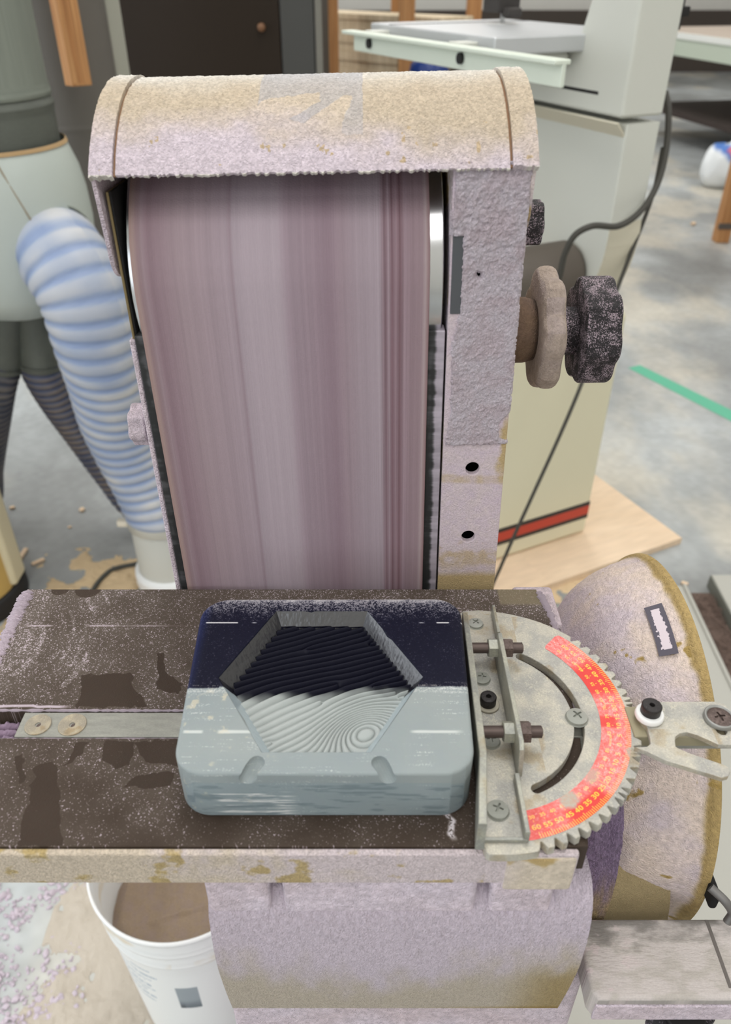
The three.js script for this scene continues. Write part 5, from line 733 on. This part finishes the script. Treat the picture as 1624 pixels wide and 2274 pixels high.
{ const r = rng(681), g0 = mergeVertices(new THREE.IcosahedronGeometry(1, 1).deleteAttribute('normal').deleteAttribute('uv')), p = g0.attributes.position; for (let i = 0; i < p.count; i++) { const k = 0.7 + 0.6 * hash(i, 3, 5); p.setXYZ(i, p.getX(i) * k, p.getY(i) * k * 0.6, p.getZ(i) * k); } g0.computeVertexNormals();
  const spots = []; for (let k = 0; k < 26; k++) spots.push([mix(-0.68, -0.44, Math.pow(r(), 0.8)), mix(-0.80, -0.42, r()), 0.012 + 0.03 * r()]);
  const im = new THREE.InstancedMesh(g0, std({ color: hex(200, 188, 198), roughness: 1 }), 1500), mt = new THREE.Matrix4(), q = new THREE.Quaternion(), sv = new THREE.Vector3();
  for (let i = 0; i < 1500; i++) { const s = spots[Math.floor(r() * spots.length)], a = r() * 6.283, d = r() * s[2] * 1.3, k = 0.0015 + 0.0035 * r() * r(); q.setFromEuler(new THREE.Euler(r(), r() * 6, r())); sv.set(k * (0.8 + 0.8 * r()), k, k * (0.8 + 0.8 * r())); mt.compose(new THREE.Vector3(s[0] + d * Math.cos(a), k * 0.5, s[1] + d * Math.sin(a) * 1.3), q, sv); im.setMatrixAt(i, mt); }
  im.name = 'dust_clumps'; im.userData = { label: 'lilac clumps of sanding dust scattered on the floor left of the bucket', category: 'dust', kind: 'stuff' }; scene.add(im); }
function dustSheet(cx, cz, rx, rz, h, seed, col, label) { const n = 150, P = [], I = [], U = []; for (let j = 0; j <= n; j++) for (let i = 0; i <= n; i++) { const a = i / n * 2 - 1, b = j / n * 2 - 1, x = a * rx, z = b * rz, m = fbm((cx + x) * 22 + 40, (cz + z) * 22 + 40, seed, 5), e = 0.75 - Math.hypot(a, b) * 1.0 + (m - 0.5) * 2.4; P.push(cx + x, e < 0 ? -0.004 : 0.0006 + h * sst(0, 0.9, e) * (0.6 + 0.6 * fbm((cx + x) * 40 + 9, (cz + z) * 40 + 9, seed + 3, 3)), cz + z); U.push(x / 0.25, z / 0.25); }
  for (let j = 0; j < n; j++) for (let i = 0; i < n; i++) { const q = j * (n + 1) + i; I.push(q, q + n + 1, q + n + 2, q, q + n + 2, q + 1); }
  const g = new THREE.BufferGeometry(); g.setAttribute('position', new THREE.Float32BufferAttribute(P, 3)); g.setAttribute('uv', new THREE.Float32BufferAttribute(U, 2)); g.setIndex(I); g.computeVertexNormals();
  const m = alone('dust_drift', g, std({ color: hex(...col), roughness: 1, bumpMap: rep(wormTex, 4), bumpScale: 0.0008 }), label, 'dust'); m.userData.kind = 'stuff'; }
dustSheet(-0.38, -0.62, 0.12, 0.24, 0.008, 691, [198, 188, 174], 'tan drift of sawdust on the floor left of the bucket');
dustSheet(-0.66, -0.80, 0.10, 0.12, 0.006, 693, [210, 192, 206], 'lilac drift of sanding dust at the lower left floor edge');
dustSheet(-0.56, -1.42, 0.36, 0.20, 0.010, 695, [206, 182, 146], 'tan sawdust drift round the foot of the floor pipe');
dustSheet(0.46, -1.50, 0.18, 0.10, 0.008, 697, [222, 196, 158], 'pale sawdust drift along the foot of the bandsaw');
{ const chips = [[-0.880, -1.585, 0.055, 0.011, 88, 'straight wooden offcut lying on the floor by the ochre pedestal'], [-0.830, -1.558, 0.034, 0.010, 42, 'short slanted wooden offcut beside the straight one'], [-0.985, -1.80, 0.014, 0.010, 20, 'wood crumb nearest the left edge of the floor'], [-0.787, -1.789, 0.014, 0.012, 70, 'rounded wood crumb in the middle of the bare floor'], [-0.797, -1.71, 0.010, 0.006, 20, 'tiny pale wood flake below the rounded crumb'], [0.780, -1.4720, 0.016, 0.010, 150, 'small wood crumb near the steel sheets'], [1.92, -4.73, 0.03, 0.022, 40, 'brown wood crumb in front of the trestle leg']];
  for (const [x, z, l, w, a, label] of chips) { const m = alone('wood_chip', metric(rbox(-l / 2, l / 2, 0.0003, w * 0.8, -w / 2, w / 2, w * 0.25)), std({ color: hex(226, 200, 170), roughness: 0.8 }), label, 'wood chip', 'wood chips on the floor'); m.position.set(x, 0, z); m.rotation.y = R(a); } }
{ const t = thing('machine_pedestal', 'ochre round pedestal with a black foot at the left edge', 'pedestal', [-0.952, 0, -1.42]);
  part('column', latheY([[0.128, 0.05], [0.1265, 0.30], [0.125, 0.78], [0.0001, 0.78]], 64), std({ color: hex(196, 164, 96), roughness: 0.4 }), t); part('foot_ring', latheY([[0.0001, 0], [0.138, 0], [0.140, 0.006], [0.139, 0.045], [0.130, 0.052], [0.0001, 0.052]], 64), std({ color: hex(26, 25, 27), roughness: 0.6 }), t);
  part('cream_edge', rbox(0.10, 0.140, 0.053, 0.76, -0.045, 0.02, 0.012), std({ color: hex(214, 204, 172), roughness: 0.5 }), t); }
alone('extension_lead', tube([[-0.545, 0.008, -1.56], [-0.579, 0.008, -1.5429], [-0.6299, 0.008, -1.5214], [-0.65, 0.008, -1.4811], [-0.6567, 0.008, -1.43], [-0.64, 0.008, -1.34], [-0.56, 0.008, -1.25]], 0.006, 80, 10), std({ color: hex(60, 60, 56), roughness: 0.6 }), 'dark cord curling on the floor beside the pale floor pipe', 'cord');

renderer.render(scene, camera);
